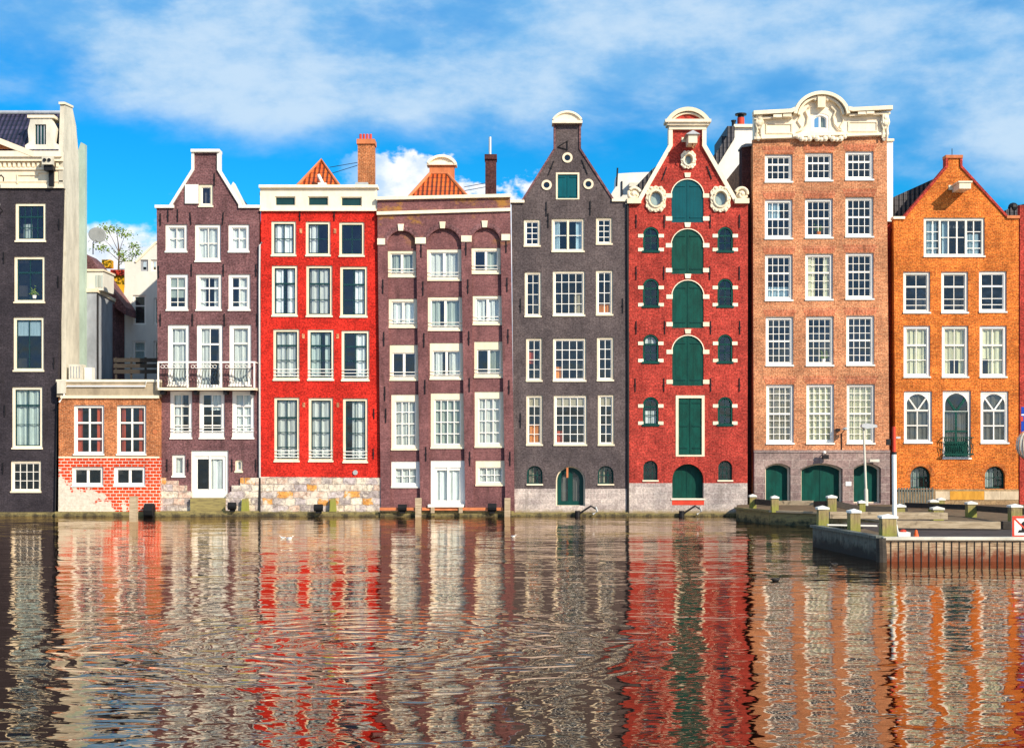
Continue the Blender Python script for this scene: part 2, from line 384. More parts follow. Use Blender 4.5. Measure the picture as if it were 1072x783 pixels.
M['paving'] = paint('worn paving', (.17,.12,.075), .9, .25, (.2,.16,.1), .5, scale=2, stretch=1)
M['asphalt'] = paint('dark deck', (.07,.055,.05), .9, .3, (.13,.1,.08), .4, scale=2, stretch=1)
M['ground'] = paint('ground', (.22,.19,.16), .95, .3, scale=.6, stretch=1)
M['leaf'] = paint('leaves', (.16,.24,.02), .6, .4, (.50,.42,.02), .6, scale=2)
M['bark'] = paint('bark', (.16,.11,.07), .9, .3)
M['yellow'] = paint('yellow fabric', (.85,.45,.02), .8, .1)
M['pink'] = paint('terracotta', (.62,.2,.08), .8, .2)
def tiles(name, c1, c2, bw=.24, bh=.30, dark=(.10,.02,.01), slope='y'):
    m, n, b = newmat(name); v, (x, y, z) = coords(n)
    u = n.math('ADD', x, y) if slope == 'x' else x
    wv = n.math('SINE', n.math('MULTIPLY', u, 2*math.pi/bw))
    rw = n.math('FRACT', n.math('DIVIDE', z, bh))
    cell = n.comb(n.math('FLOOR', n.math('DIVIDE', u, bw)), n.math('FLOOR', n.math('DIVIDE', z, bh)), 0.0)
    wn = n.add('ShaderNodeTexWhiteNoise'); n.link(cell, wn.inputs['Vector'])
    c = n.mix(wn.outputs['Value'], c1, c2)
    c = n.mix(n.mapr(rw, 0, .22, .85, 0), c, dark)
    c = n.mix(n.mapr(wv, -.4, -1, 0, .7), c, dark)
    c = n.mix(n.mapr(n.noise(v, 3, 5, .7), .5, .75, 0, .6), c, dark)
    n.link(c, b.inputs['Base Color']); b.inputs['Roughness'].default_value = .55
    bump(n, b, n.math('ADD', wv, n.math('MULTIPLY', rw, -1.2)), 1.0, .05)
    return m
M['orangetile'] = tiles('orange roof tiles', (.80,.15,.012), (.55,.08,.01))
M['bluetile'] = tiles('glazed dark blue tiles', (.022,.018,.05), (.05,.04,.085), dark=(.005,.004,.01))
M['darktile'] = tiles('dark grey tiles', (.035,.03,.034), (.06,.05,.055), dark=(.01,.008,.01), slope='x')
M['brickdark'] = brick('sooty chimney and shaded gap brick', (.10,.03,.028), (.075,.025,.03), (.08,.05,.045))  # on the gap wall this dark tone stands for shade
def curtainmat(name, c, vstripe=.6):
    m, n, b = newmat(name); v, (x, y, z) = coords(n)
    g = n.noise(n.comb(n.math('MULTIPLY', x, 9), 0.0, n.math('MULTIPLY', z, .5)), 2, 4, .6)
    cc = n.mix(n.mapr(g, .3, .7), tuple(q*.72 for q in c), c)
    oi = n.add('ShaderNodeObjectInfo'); cc = n.mix(1.0, cc, n.mix(oi.outputs['Random'], (.72,.70,.66), (1.06,1.06,1.06)), 'MULTIPLY')
    n.link(cc, b.inputs['Base Color']); b.inputs['Roughness'].default_value = .95
    return m
M['cwhite'] = curtainmat('white net curtain', (.90,.90,.88))
M['ccream'] = curtainmat('cream curtain', (.98,.90,.62))
M['cgrey'] = curtainmat('grey green curtain', (.52,.58,.54))
M['corange'] = curtainmat('orange curtain', (.80,.26,.05))
M['cred'] = curtainmat('dark red curtain', (.50,.07,.03))
M['ctan'] = curtainmat('tan curtain', (.55,.45,.32))
M['darksheet'] = curtainmat('dark sheet behind bare panes', (.16,.145,.13))  # dark sheet standing in for the unlit room behind uncurtained glass
M['cblue'] = curtainmat('pale blue blind', (.45,.60,.70))
def glass():
    m, n, b = newmat('window glass'); n.n.remove(b)
    o = n.n['Material Output']
    tr = n.add('ShaderNodeBsdfTransparent'); tr.inputs[0].default_value = (.84,.90,.90,1)
    gl = n.add('ShaderNodeBsdfGlossy'); gl.inputs['Roughness'].default_value = .012; gl.inputs['Color'].default_value = (1,1,1,1)
    v, (x, y, z) = coords(n)
    bp = n.add('ShaderNodeBump'); bp.inputs['Strength'].default_value = .6; bp.inputs['Distance'].default_value = .05
    n.link(n.noise(v, .9, 2, .5), bp.inputs['Height']); n.link(bp.outputs[0], gl.inputs['Normal'])
    lw = n.add('ShaderNodeLayerWeight'); lw.inputs['Blend'].default_value = .5
    fr = n.math('ADD', .075, n.math('MULTIPLY', .92, n.math('POWER', lw.outputs['Facing'], 5.0)))
    mx = n.add('ShaderNodeMixShader'); n.link(fr, mx.inputs[0]); n.link(tr.outputs[0], mx.inputs[1]); n.link(gl.outputs[0], mx.inputs[2])
    n.link(mx.outputs[0], o.inputs['Surface']); return m
M['glass'] = glass()
def watermat():
    m, n, b = newmat('canal water'); n.n.remove(b); o = n.n['Material Output']
    t = n.add('ShaderNodeTexCoord'); v = t.outputs['Object']; sp = n.add('ShaderNodeSeparateXYZ'); n.link(v, sp.inputs[0]); x, y, z = sp.outputs
    # wind ripples: short crests, a little longer across the view than along it
    def rip(sx_, sy_, sc, det, rg, off, dist=.5): return n.noise(n.comb(n.math('MULTIPLY', x, sx_), n.math('MULTIPLY', y, sy_), off), sc, det, rg, dist)
    a = rip(.50, 1.0, 1.5, 1, .5, 0.0, .8); c = rip(.5, 1.0, 4.6, 1, .5, 4.0, .8); d = rip(.35, .6, .45, 1, .5, 9.0)
    # calmer and livelier patches drawn out by the wind
    gust = n.mapr(n.noise(n.comb(n.math('MULTIPLY', x, .35), y, 0.0), .12, 2), .35, .65, .6, 1.25)
    h = n.math('ADD', n.math('ADD', n.math('MULTIPLY', a, .030), n.math('MULTIPLY', c, .0060)), n.math('MULTIPLY', d, .07))
    # the wake of a duck spreading in the foreground
    wx = n.math('ADD', x, 2.6); wy = n.math('ADD', y, 46.0); rr = n.math('SQRT', n.math('ADD', n.math('MULTIPLY', wx, wx), n.math('MULTIPLY', wy, wy)))
    wk = n.math('MULTIPLY', n.math('SINE', n.math('MULTIPLY', n.math('ADD', rr, n.math('MULTIPLY', a, 1.2)), 9.5)), n.mapr(rr, 1.5, 8.0, .011, 0))
    h = n.math('ADD', n.math('MULTIPLY', h, gust), wk)
    bp = n.add('ShaderNodeBump'); bp.inputs['Strength'].default_value = 1; bp.inputs['Distance'].default_value = 1.0
    n.link(h, bp.inputs['Height'])
    gl = n.add('ShaderNodeBsdfGlossy'); gl.inputs['Roughness'].default_value = .012; gl.inputs['Color'].default_value = (1.0,.87,.74,1); n.link(bp.outputs[0], gl.inputs['Normal'])
    df = n.add('ShaderNodeBsdfDiffuse'); df.inputs['Color'].default_value = (.010,.004,.002,1)
    lw = n.add('ShaderNodeLayerWeight'); lw.inputs['Blend'].default_value = .5; n.link(bp.outputs[0], lw.inputs['Normal'])
    fr = n.math('ADD', .07, n.math('MULTIPLY', .93, n.math('POWER', lw.outputs['Facing'], 3.6)))
    mx = n.add('ShaderNodeMixShader'); n.link(fr, mx.inputs[0]); n.link(df.outputs[0], mx.inputs[1]); n.link(gl.outputs[0], mx.inputs[2])
    n.link(mx.outputs[0], o.inputs['Surface']); return m
M['water'] = watermat()

# ---------------------------------------------------------------- the setting
wv = MB(); wv.face([(-220,-260,0),(220,-260,0),(220,.3,0),(-220,.3,0)]); tag(wv.build('water', M['water']), kind='structure')
g = MB(); g.face([(-900,.32,.55),(900,.32,.55),(900,1500,.55),(-900,1500,.55)]); tag(g.build('ground', M['ground']), kind='structure')

# ---------------------------------------------------------------- house builder
class House:
    def __init__(s, label, cx, Y=0.0):
        s.Y = Y; X = (cx-CX)/(F/(DIST+Y)); s.root = thing('canal_house', (X, Y, .0), label, 'house', 'canal houses in a row on the water')
        s.holes = []; s.jobs = []
    def part(s, mb, name, mat, parent=None, smooth=False):
        o = mb.build(name, mat, smooth=smooth)
        if parent is None: parent = s.root
        o.parent = parent
        if parent is s.root: o.matrix_parent_inverse = Matrix.Translation(-s.root.location)
        else: o.matrix_parent_inverse = Matrix.Identity(4); o.parent = parent
        return o
    def wall(s, poly, mat, thick=.35, name='wall'):
        return s.part(MB().slab(ac(poly, s.Y), s.holes, s.Y, s.Y+thick), name, mat)
    def shell(s, x0, x1, ytop, mat, depth=9.0, ybot=546, lean=0):
        """side and back walls and one dark panel standing in for the dim rooms behind the windows"""
        a, b, z0, z1 = pr((x0, ytop, x1, ybot), s.Y); Y = s.Y
        z0 = -.4
        m = MB().box(a+.01, a+.26, Y+.36, Y+depth, z0, z1).box(b-.26, b-.01, Y+.36, Y+depth, z0, z1).box(a+.27, b-.27, Y+depth-.25, Y+depth, z0, z1)
        s.part(m, 'side_wall', mat)
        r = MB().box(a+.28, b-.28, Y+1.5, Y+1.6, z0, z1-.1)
        s.part(r, 'interior', M['room'])
    def anchors(s, pts, ln=14, w_=.045):
        for p in pts:
            x, y = p[0], p[1]; a = P(x, y-ln/2, s.Y); b = P(x+(p[2] if len(p) > 2 else 0), y+ln/2, s.Y)
            m = MB().ribbon([a, b], w_, s.Y-.05, s.Y+.01); c = ((a[0]+b[0])/2, (a[1]+b[1])/2)
            m.box(c[0]-.035, c[0]+.035, s.Y-.07, s.Y-.005, c[1]-.05, c[1]+.05)
            s.part(m, 'wall_anchor', M['black'])
    def window(s, r, cols=2, hs=(.5,), thick=(), cas=.13, mc='trim', ms='white', rec=.07, curt=None, cm='cwhite', sill=True, rise=None, top=None, bot=None, bar=.035, sash=.05, midcas=(), Y=None, railing=False, fan=False, hole=True, blind=None, name='window'):
        Y = s.Y if Y is None else Y
        X0, X1, Z0, Z1 = pr(r, Y)
        shp = (lambda a, b, c, d, q=0: arch(a, b, c, d, None if rise == 'round' else rise)) if rise else (lambda a, b, c, d, q=0: rect(a, b, c, d))
        if hole: s.holes.append(shp(X0, X1, Z0, Z1))
        e = .004; y0 = Y+rec
        t = cas if top is None else top; bt = cas if bot is None else bot
        ix0, ix1, iz0, iz1 = X0+cas, X1-cas, Z0+bt, Z1-t
        f = MB().slab(shp(X0-e, X1+e, Z0-e, Z1+e), [shp(ix0, ix1, iz0, iz1)], y0, y0+.14)
        for q in midcas:      # thick mullions of the casing (fraction of width)
            xm = ix0+(ix1-ix0)*q; f.box(xm-.055, xm+.055, y0+.006, y0+.13, iz0-.01, iz1+(.01 if not rise else -.1))
        F0 = s.part(f, name, M[mc])
        sb = MB(); ys = y0+.05
        sb.slab(shp(ix0-.002, ix1+.002, iz0-.002, iz1+.002), [shp(ix0+sash, ix1-sash, iz0+sash, iz1-sash)], ys, ys+.05)
        gx0, gx1, gz0, gz1 = ix0+sash, ix1-sash, iz0+sash, iz1-sash
        W_, H_ = ix1-ix0, iz1-iz0
        def ztop_at(x):
            if not rise: return gz1
            pts = shp(gx0, gx1, gz0, gz1)[1:]
            zz = gz0
            for k in range(len(pts)-1):
                (xa, za), (xb, zb) = pts[k], pts[k+1]
                if min(xa, xb) <= x <= max(xa, xb) and abs(xa-xb) > 1e-9: zz = max(zz, za+(zb-za)*(x-xa)/(xb-xa))
            return zz
        zf = iz0+H_*(1-hs[0]) if (fan and hs) else None
        for k in range(1, cols):
            x = ix0+W_*k/cols; zt = ztop_at(x) if not fan else zf
            sb.box(x-bar/2, x+bar/2, ys+.004, ys+.046, gz0-.004, zt+.004)
        for h in hs:
            z = iz0+H_*(1-h); th = .09 if h in thick else bar
            xa, xb = gx0, gx1
            if rise:
                while ztop_at(xa+.01) < z and xa < (gx0+gx1)/2: xa += .02
                while ztop_at(xb-.01) < z and xb > (gx0+gx1)/2: xb -= .02
            sb.box(xa-.004, xb+.004, ys+.008-(.02 if h in thick else 0), ys+.042, z-th/2, z+th/2)
        if fan:
            c = ((gx0+gx1)/2, zf)
            for a in (-35, 35):
                L = (gz1-zf)*1.02; sb.ribbon([c, (c[0]+math.sin(R(a))*L, c[1]+math.cos(R(a))*L)], bar*1.3, ys-.01, ys+.04)
            if rise is None:
                pass
        s.part(sb, 'sash', M[ms], F0)
        if fan == 'rectcase':   # round head inside a square casing
            sp_ = MB().slab(rect(ix0+.002, ix1-.002, zf, iz1-.002), [arch(ix0+.03, ix1-.03, zf+.02, iz1-.02)], ys-.03, ys+.03)
            s.part(sp_, 'spandrel', M[mc], F0)
        pm = MB().face([(a, ys+.03, b) for a, b in shp(gx0-.01, gx1+.01, gz0-.01, gz1+.01)])
        s.part(pm, 'pane', M['glass'], F0)
        if curt:
            cb = MB(); yc = ys+.12
            for (a, b, zt, zb_) in curt:
                xa, xb = gx0+(gx1-gx0)*a, gx0+(gx1-gx0)*b
                za, zb2 = gz0+(gz1-gz0)*(1-zt)+.02, gz0+(gz1-gz0)*(1-zb_)
                n = max(4, int((xb-xa)/.05)); ph = random.random()*6
                row = []
                for k in range(n+1):
                    x = xa+(xb-xa)*k/n; row.append((x, yc+.035*math.sin(x*19+ph)+.015*math.sin(x*47+ph)))
                for k in range(n):
                    (p, q), (p2, q2) = row[k], row[k+1]
                    cb.face([(p, q, zb2), (p2, q2, zb2), (p2, q2, za), (p, q, za)])
            s.part(cb, 'curtain', M[cm], F0)
        if blind:
            hh, bm = blind; s.part(MB().box(gx0-.03, gx1+.03, ys+.08, ys+.09, gz1+.03-(gz1-gz0)*hh, gz1+.03), 'blind', M[bm], F0)
        if sill: s.part(MB().box(X0-.02, X1+.02, Y-.06, y0+.02, Z0-.035, Z0+.05), 'sill', M[mc], F0)
        if railing:
            rb = MB()
            for k in range(railing):
                z = iz0+.10+k*.17; rb.box(X0+.03, X1-.03, Y+.0, Y+.03, z-.018, z+.018)
            s.part(rb, 'safety_rail', M['white'], F0)
        return F0
    def lintel_shadow(s): pass

FULL = [(0, 1, 0, 1)]
def sides(a=.33, b=.33): return [(0, a, 0, 1), (1-b, 1, 0, 1)]
def rc(full=.35):
    k = random.random()
    if k < full: return FULL
    if k < full+.3: return sides(random.uniform(.2,.45), random.uniform(.2,.45))
    if k < full+.45: return [(0, random.uniform(.4,.75), 0, 1)]
    if k < full+.6: return [(random.uniform(.3,.6), 1, 0, 1)]
    return None
def shutter(H, r, mat='green', rise='round', seam=True, rec=.12, casing=None, mcas='trim', Y=None, hinge=(.12,.85), n_h=None, hole=True, name='shutter'):
    Y = H.Y if Y is None else Y
    X0, X1, Z0, Z1 = pr(r, Y)
    shp = (lambda a, b, c, d: arch(a, b, c, d, None if rise == 'round' else rise)) if rise else rect
    if hole: H.holes.append(shp(X0, X1, Z0, Z1))
    par = None
    c = casing or 0
    if casing:
        f = MB().slab(shp(X0-.004, X1+.004, Z0-.004, Z1+.004), [shp(X0+c, X1-c, Z0+c*.6, Z1-c)], Y+rec-.08, Y+rec+.06)
        par = H.part(f, name+'_casing', M[mcas])
    gap = .012
    xm = (X0+X1)/2
    m = MB().slab(shp(X0+c+.003-(.006 if not c else 0), X1-c-.003+(.006 if not c else 0), Z0+c*.6-.003, Z1-c), [], Y+rec, Y+rec+.06)
    o = H.part(m, name, M[mat], par)
    d = MB()
    W_ = X1-X0-2*c
    if seam: d.box(xm-.02, xm+.02, Y+rec-.018, Y+rec+.002, Z0+c+.02, Z1-c-.02)
    nb = max(4, int(W_/.17))
    hz = [Z0+(Z1-Z0)*q for q in hinge]
    for z in hz:
        d.box(X0+c+.04, xm-.12, Y+rec-.03, Y+rec+.002, z-.03, z+.03); d.box(xm+.12, X1-c-.04, Y+rec-.03, Y+rec+.002, z-.03, z+.03)
    H.part(d, 'strap_hinge', M['darkgreen'] if mat != 'teal' else M['teal'], o)
    return o
def quoins(H, r, rows, w_=5, h=4.5, mat='trim'):
    """pale blocks beside an opening"""
    for y in rows:
        for x0, x1 in ((r[0]-w_, r[0]+.6), (r[2]-.6, r[2]+w_)):
            a, b, z0, z1 = pr((x0, y-h/2, x1, y+h/2), H.Y); H.part(MB().box(a, b, H.Y-.025, H.Y+.05, z0, z1), 'stone_block', M[mat])
def box_px(r, Y0, Y1, Yp=0):
    a, b, z0, z1 = pr(r, Yp); return MB().box(a, b, Y0, Y1, z0, z1)
def gable_roof(H, pts, y0, y1, mat='darktile', name='roof', parent=None):
    """a prism of roof running back from the gable"""
    q = ac(pts, H.Y); return H.part(MB().slab(q, [], y0, y1), name, M[mat], parent)

# ================================================================ HOUSE 1 (far left)
H = House('dark plum canal house at the far left with glazed blue roof and cream side wall', 10)
def w1(r, **k): k.setdefault('cas', .14); H.window(r, **k)
for ox in (0, -72):
    w1((16+ox,212.7,48+ox,253), cols=4, hs=(.33,.66), thick=(.33,), ms='sashblue', curt=[(.15,.5,.55,1)], cm='cgrey')
    w1((14.7+ox,268.5,47+ox,317), cols=2, hs=(.33,), thick=(.33,), ms='sashblue')
    w1((14+ox,332,46+ox,388.5), cols=2, hs=(), ms='sashblue', blind=(.33,'cblue'))
    w1((12.6+ox,405,44.5+ox,469.5), cols=2, hs=(.28,.62), thick=(.28,), ms='sashblue', curt=[(0,1,0,1)], cm='cgrey')
    w1((11.3+ox,482.5,43+ox,515), cols=4, hs=(.33,.66), ms='white', curt=None, cas=.11)
H.wall([(-130,545),(57,545),(60.5,400),(65.5,197),(-130,197)], M['plum'])
H.shell(-128, 60, 200, M['plum'], 2.5)
H.part(MB().slab(ac([(-130,197),(66.2,197),(66.2,160.5),(-130,160.5)]), [], -.06, .4), 'frieze', M['trim'])
c = MB()
for y0_, y1_, pr_ in ((160,166,.42), (166,170,.30), (176,178.5,.16), (189.5,191,.10), (194,197.5,.14)):
    c.slab(ac([(-130,y1_),(67,y1_),(67,y0_),(-130,y0_)]), [], -pr_, -.062)
k = -130
while k < 62:
    if not (46 < k < 60): c.slab(ac([(k,175.8),(k+2.6,175.8),(k+2.6,171.5),(k,171.5)]), [], -.20, -.062)
    k += 5
H.part(c, 'cornice', M['trim'])
c = MB(); c.ribbon(ac([(-80,164),(-22,140),(38,163.5)]), .28, -.44, -.05); H.part(c, 'pediment_moulding', M['trim'])
H.part(MB().slab(ac([(-75,160),(31,160),(-22,142)]), [], -.12, .1), 'pediment', M['tan'])
for k in (20,):
    H.part(MB().ribbon(ac([(19,193),(19,183.5),(40,183.5),(40,181),(58,181)]), .07, -.12, -.061), 'panel_moulding', M['trim'])
# roof slope and gable end
a0 = P(-130,160); a1 = P(63,160); b0 = P(-130,119,1.9); b1 = P(64,119,1.9)
rf = MB().face([(a0[0],-.25,a0[1]),(a1[0],-.25,a1[1]),(b1[0],1.9,b1[1]),(b0[0],1.9,b0[1])]).face([(b0[0],1.9,b0[1]),(b1[0],1.9,b1[1]),(b1[0],3.6,b1[1]-1.6),(b0[0],3.6,b0[1]-1.6)])
rfo = H.part(rf, 'roof', M['bluetile'])
H.part(MB().tube([(b0[0],1.9,b0[1]+.05),(b1[0],1.9,b1[1]+.05)], .11), 'ridge', M['greywall'], rfo)
# parapet of the gable end: profile in depth
x0 = P(63,160)[0]-.05; x1 = P(66.6,160)[0]
prof = [(-.1,P(0,197)[1]),(-.1,P(0,163)[1]),(.1,P(0,120)[1]),(.15,P(0,109)[1]),(1.4,P(0,109)[1]+.15),(2.0,P(0,122)[1]),(2.45,P(0,155)[1]),(2.6,-.3),(.352,-.3),(.352,P(0,197)[1])]
def yz_prism(prof, xa, xb):
    m = MB(); n = len(prof)
    A = [(xa,p[0],p[1]) for p in prof]; B = [(xb,p[0],p[1]) for p in prof]
    m.face(A); m.face(B[::-1])
    for k in range(n):
        k2 = (k+1) % n; m.face([A[k],B[k],B[k2],A[k2]])
    return m
H.part(yz_prism(prof, x0, x1+.002), 'side_wall', M['cream'])
H.part(yz_prism([(.05,P(0,109)[1]),(1.42,P(0,109)[1]+.152),(1.42,P(0,109)[1]+.26),(.05,P(0,109)[1]+.12)], x0-.05, x1+.05), 'parapet_cap', M['trim'])
# dormer
d = MB().slab(ac([(28,160),(63,160),(62,152),(58,150),(60,135),(54,124),(33,124),(30,137),(31,150),(27,153)]), [rect(*pr((37.5,131,49,152)))], -.12, .15); dm = H.part(d, 'dormer', M['cream'])
H.part(box_px((30,121.5,58,124.5), -.2, 1.0), 'dormer_cap', M['trim'], dm)
H.part(box_px((37,130,50,153), -.02, .05), 'dormer_window', M['sashblue'], dm)
bb = MB()
for k in range(3): bb.box(*[P(40+k*3.3,0)[0]+q for q in (-.02,.02)], -.05, -.021, P(0,152)[1], P(0,131)[1])
H.part(bb, 'dormer_bar', M['greywall'], dm)
H.anchors([(62,235),(61,295),(56.5,380),(4,270),(5,430),(3,490)], 12)
# floodlight with bracket on the frieze
T = thing('floodlight', (P(54,172)[0], -.6, P(54,172)[1]), 'boxy cream twin floodlight on the cornice of the plum house', 'lamp')
def sub(root, mb, name, mat, parent=None, smooth=False):
    o = mb.build(name, mat, smooth=smooth); o.parent = parent or root
    if parent is None: o.matrix_parent_inverse = Matrix.Translation(-root.location)
    return o
sub(T, box_px((49,167,60,175.5), -.75, -.45), 'housing', M['cream'])
for q in (52, 56.7): p = P(q,171); sub(T, MB().tube([(p[0],-.80,p[1]),(p[0],-.749,p[1])], .09, 12), 'lens', M['black'])
sub(T, box_px((50,176,59.5,181), -.62, -.2), 'bracket', M['black']); sub(T, box_px((53,181,58,196), -.3, -.145), 'bracket', M['black'])
T = thing('wall_lamp', (P(2,215)[0], -.6, P(2,215)[1]), 'small black wall lamp at the left edge between plum house windows', 'lamp')
p = P(1,216); sub(T, MB().lathe([(0,.1),(.12,.08),(.2,-.05),(.0,-.06)], (p[0],-.6,p[1])), 'lamp_shade', M['steel'], smooth=True); sub(T, MB().tube([(p[0],-.01,p[1]-.35),(p[0]+.2,-.3,p[1]-.3),(p[0],-.6,p[1]+.05)], .025), 'arm', M['black'])
T = thing('iron_hook', (P(5,188)[0], -.3, P(5,188)[1]), 'curved black iron hook on the cream frieze at the left edge', 'hook')
p = P(4,188); sub(T, MB().tube([(p[0]-.3,-.1,p[1]+.05),(p[0]+.05,-.5,p[1]+.12),(p[0]+.18,-.5,p[1]-.02),(p[0]+.16,-.5,p[1]-.2)], .035), 'hook', M['black'])
# downpipes behind the side wall
T = thing('drainpipe', (P(60,540)[0], -.1, 0), 'thin black drainpipe at the corner between plum house and brick annex', 'pipe')
p = P(58.5,420); sub(T, MB().tube([(p[0]+.1,-.1,P(0,425)[1]),(p[0],-.1,.1)], .05), 'pipe', M['black'])
T = thing('flue_duct', (P(86,390,3.8)[0], 3.8, 5), 'tall pale grey green flue duct rising beside the cream side wall', 'duct')
a, b, z0, z1 = pr((82.5,150,89.8,397), 3.8); sub(T, MB().slab([(a,z0),(b,z0),(b,z1-.1),(a+.18,z1),(a,z1-.5)], [], 3.6, 4.0), 'duct', M['greenduct'] if 'greenduct' in M else M['palewall'])
sub(T, MB().tube([(a-.09,3.55,z0),(a-.09,3.55,z1-2)], .06), 'pipe', M['cream'])

# ================================================================ brick annex
AY = -.35
A = House('low brick annex with big pale jointed red blocks beneath two white windows', 114, AY)
A.root.name = 'annex_building'; A.root['category'] = 'annex'; del A.root['group']
for r in ((77,424,109,476),(122,424,153,476)):
    A.window(r, cols=2, hs=(.34,.70), cas=.13, mc='white', rec=.1, curt=[(0,.2,0,1),(.78,1,0,1)], cm='cred', sash=.03, bar=.09)
for r in ((75,488.5,108,509),(119,488.5,152,509)):
    A.window(r, cols=2, hs=(), cas=.13, mc='white', rec=.08, bar=.14)
up = MB().slab(ac([(61.5,479),(167.2,479),(167.2,416),(61.5,416)], AY), [h for h in A.holes[:2]], AY, AY+.35); A.part(up, 'wall', M['tan'])
lo = MB().slab(ac([(61,546),(167,546),(167.2,479),(61.5,479)], AY), [h for h in A.holes[2:]], AY-.01, AY+.35); A.part(lo, 'wall', M['blocks'])
A.part(MB().box(*[P(q,0,AY)[0] for q in (60,168)], AY-.08, AY+.3, P(0,415.5,AY)[1], P(0,400,AY)[1]), 'parapet', M['concrete'])
A.part(MB().box(*[P(q,0,AY)[0] for q in (59.5,168)], AY-.14, AY+.32, P(0,400,AY)[1], P(0,397.5,AY)[1]), 'coping', M['trim'])
A.part(MB().box(*[P(q,0,AY)[0] for q in (64,167)], AY-.11, AY-.01, P(0,417,AY)[1], P(0,414,AY)[1]), 'moulding', M['trim'])
A.part(MB().box(*[P(q,0,AY)[0] for q in (61.5,167)], AY-.03, AY-.012, P(0,479.5,AY)[1], P(0,477.8,AY)[1]), 'moulding', M['trim'])
a, b = P(62,0)[0], P(166,0)[0]
A.part(MB().box(a,b,0.01,3.4,P(0,408)[1],P(0,402)[1]), 'flat_roof', M['concrete'])
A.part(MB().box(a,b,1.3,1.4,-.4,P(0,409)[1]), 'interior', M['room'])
A.part(MB().box(a,a+.2,.01,3.4,-.4,P(0,409)[1]).box(b-.2,b,.01,3.4,-.4,P(0,409)[1]), 'side_wall', M['tan'])
A.part(MB().tube([(P(x_,0,AY)[0],AY-.14,P(0,y_,AY)[1]) for x_,y_ in ((154,399),(153,404.5),(71,404.5),(68,408),(68,414),(63,421))], .045), 'bent_pipe', M['white'])
A.part(box_px((61,398,70,412), AY-.2, AY-.1, AY), 'rainwater_box', M['cream'])
p = P(162,440,AY); A.part(MB().tube([(p[0],AY-.03,p[1]-.6),(p[0],AY+.01,p[1]-.6)], .12, 10), 'vent_grille', M['pink'])
T = thing('air_conditioner', (P(82,397)[0], .4, P(82,398)[1]), 'beige slatted air conditioner unit on the annex roof', 'air conditioner')
sub(T, box_px((70,381,84,397), .3, .9), 'housing', M['cream']); sub(T, box_px((85,384,93,397), .5, 1.0), 'housing', M['palewall'])
m = MB()
for k in range(4): x_ = P(72.5+k*3,0)[0]; m.box(x_-.02, x_+.02, .27, .299, P(0,395)[1], P(0,383)[1])
sub(T, m, 'slats', M['steel'])

# ---- the alley behind the annex
T = thing('alley_building', (-22.8, 4, .5), 'narrow grey rendered side building in the alley with sloping brick top', 'building')
X1 = -23.0
prf = [(4.0,.55),(9.3,.55),(9.3,P(0,322,9.3)[1]),(4.0,P(0,306,4)[1])]
sub(T, yz_prism(prf, -24.6, X1), 'wall', M['greywall'])
sub(T, MB().tube([(X1+.04,4.1,.6),(X1+.04,4.1,P(0,308,4)[1])], .06), 'pipe', M['black'])
prf = [(7.0,.55),(9.28,.55),(9.28,P(0,325,9.3)[1]-.05),(7.0,P(0,317,7)[1]-.05)]
sub(T, yz_prism(prf, X1, X1+.03), 'wall', M['brown'])
prf = [(3.9,P(0,306,4)[1]),(9.35,P(0,322,9.3)[1]),(9.35,P(0,319,9.3)[1]),(3.9,P(0,302.5,4)[1])]
sub(T, yz_prism(prf, -24.6, X1+.08), 'coping', M['trim'])
q = [(P(91,284,4.2)[0]),P(108,284,4.2)[0]]
sub(T, MB().box(q[0], q[1], 4.2, 6.2, P(0,304,4.2)[1], P(0,284,4.2)[1]), 'dormer', M['palewall'])
sub(T, MB().box(q[0]-.05, q[1]+.06, 4.1, 6.3, P(0,284,4.2)[1], P(0,282,4.2)[1]), 'dormer_cap', M['trim'])
for k in range(3): sub(T, MB().box(P(100+k*2.8,0,4.2)[0], P(102+k*2.8,0,4.2)[0], 4.17, 4.198, P(0,301,4.2)[1], P(0,288,4.2)[1]), 'window', M['cgrey'])
sub(T, MB().slab(ac([(90,300),(90,266),(97,272),(132,322),(132,330)],7.5), [], 7.4, 9.5), 'gable', M['brown'])
T = thing('cream_house', (P(150,400,9.5)[0], 9.5, .5), 'pale gabled house at the back of the alley with three windows', 'house')
Yb = 9.6
hl = [rect(*pr(r,Yb)) for r in ((139,309,153,340),(139,357,153,385),(147,272,155,284),(158,272,165,284),(161,312,170,340),(161,357,170,385))]
sub(T, MB().slab(ac([(128,400),(175,400),(175,250),(163,255),(142,274),(130.5,274),(130.5,300),(128,322)],Yb), hl, Yb, Yb+.4), 'wall', M['palewall'])
for i, r in enumerate(((139,309,153,340),(139,357,153,385),(147,272,155,284),(158,272,165,284),(161,312,170,340),(161,357,170,385))):
    X0,X1_,Z0,Z1 = pr(r,Yb)
    f = sub(T, MB().slab(rect(X0-.004,X1_+.004,Z0-.004,Z1+.004), [rect(X0+.12,X1_-.12,Z0+.1,Z1-.1)], Yb+.08, Yb+.2), 'window', M['white'] if i != 2 else M['greywall'])
    sub(T, MB().box(X0+.1,X1_-.1,Yb+.18,Yb+.19,Z0+.08,Z1-.08), 'pane', M['glass'], f)
    if i in (1,5): sub(T, MB().box(X0+.1,X1_-.1,Yb+.3,Yb+.31,Z0+.5,Z1-.1), 'curtain', M['cwhite'], f)
    if i < 2: sub(T, MB().box(X0,X1_,Yb+.09,Yb+.15,Z0+(Z1-Z0)*.62,Z0+(Z1-Z0)*.66), 'transom', M['white'], f)
sub(T, MB().box(P(129,0,Yb)[0], P(175,0,Yb)[0], Yb+1.5, Yb+1.6, .5, P(0,276,Yb)[1]), 'interior', M['room'])
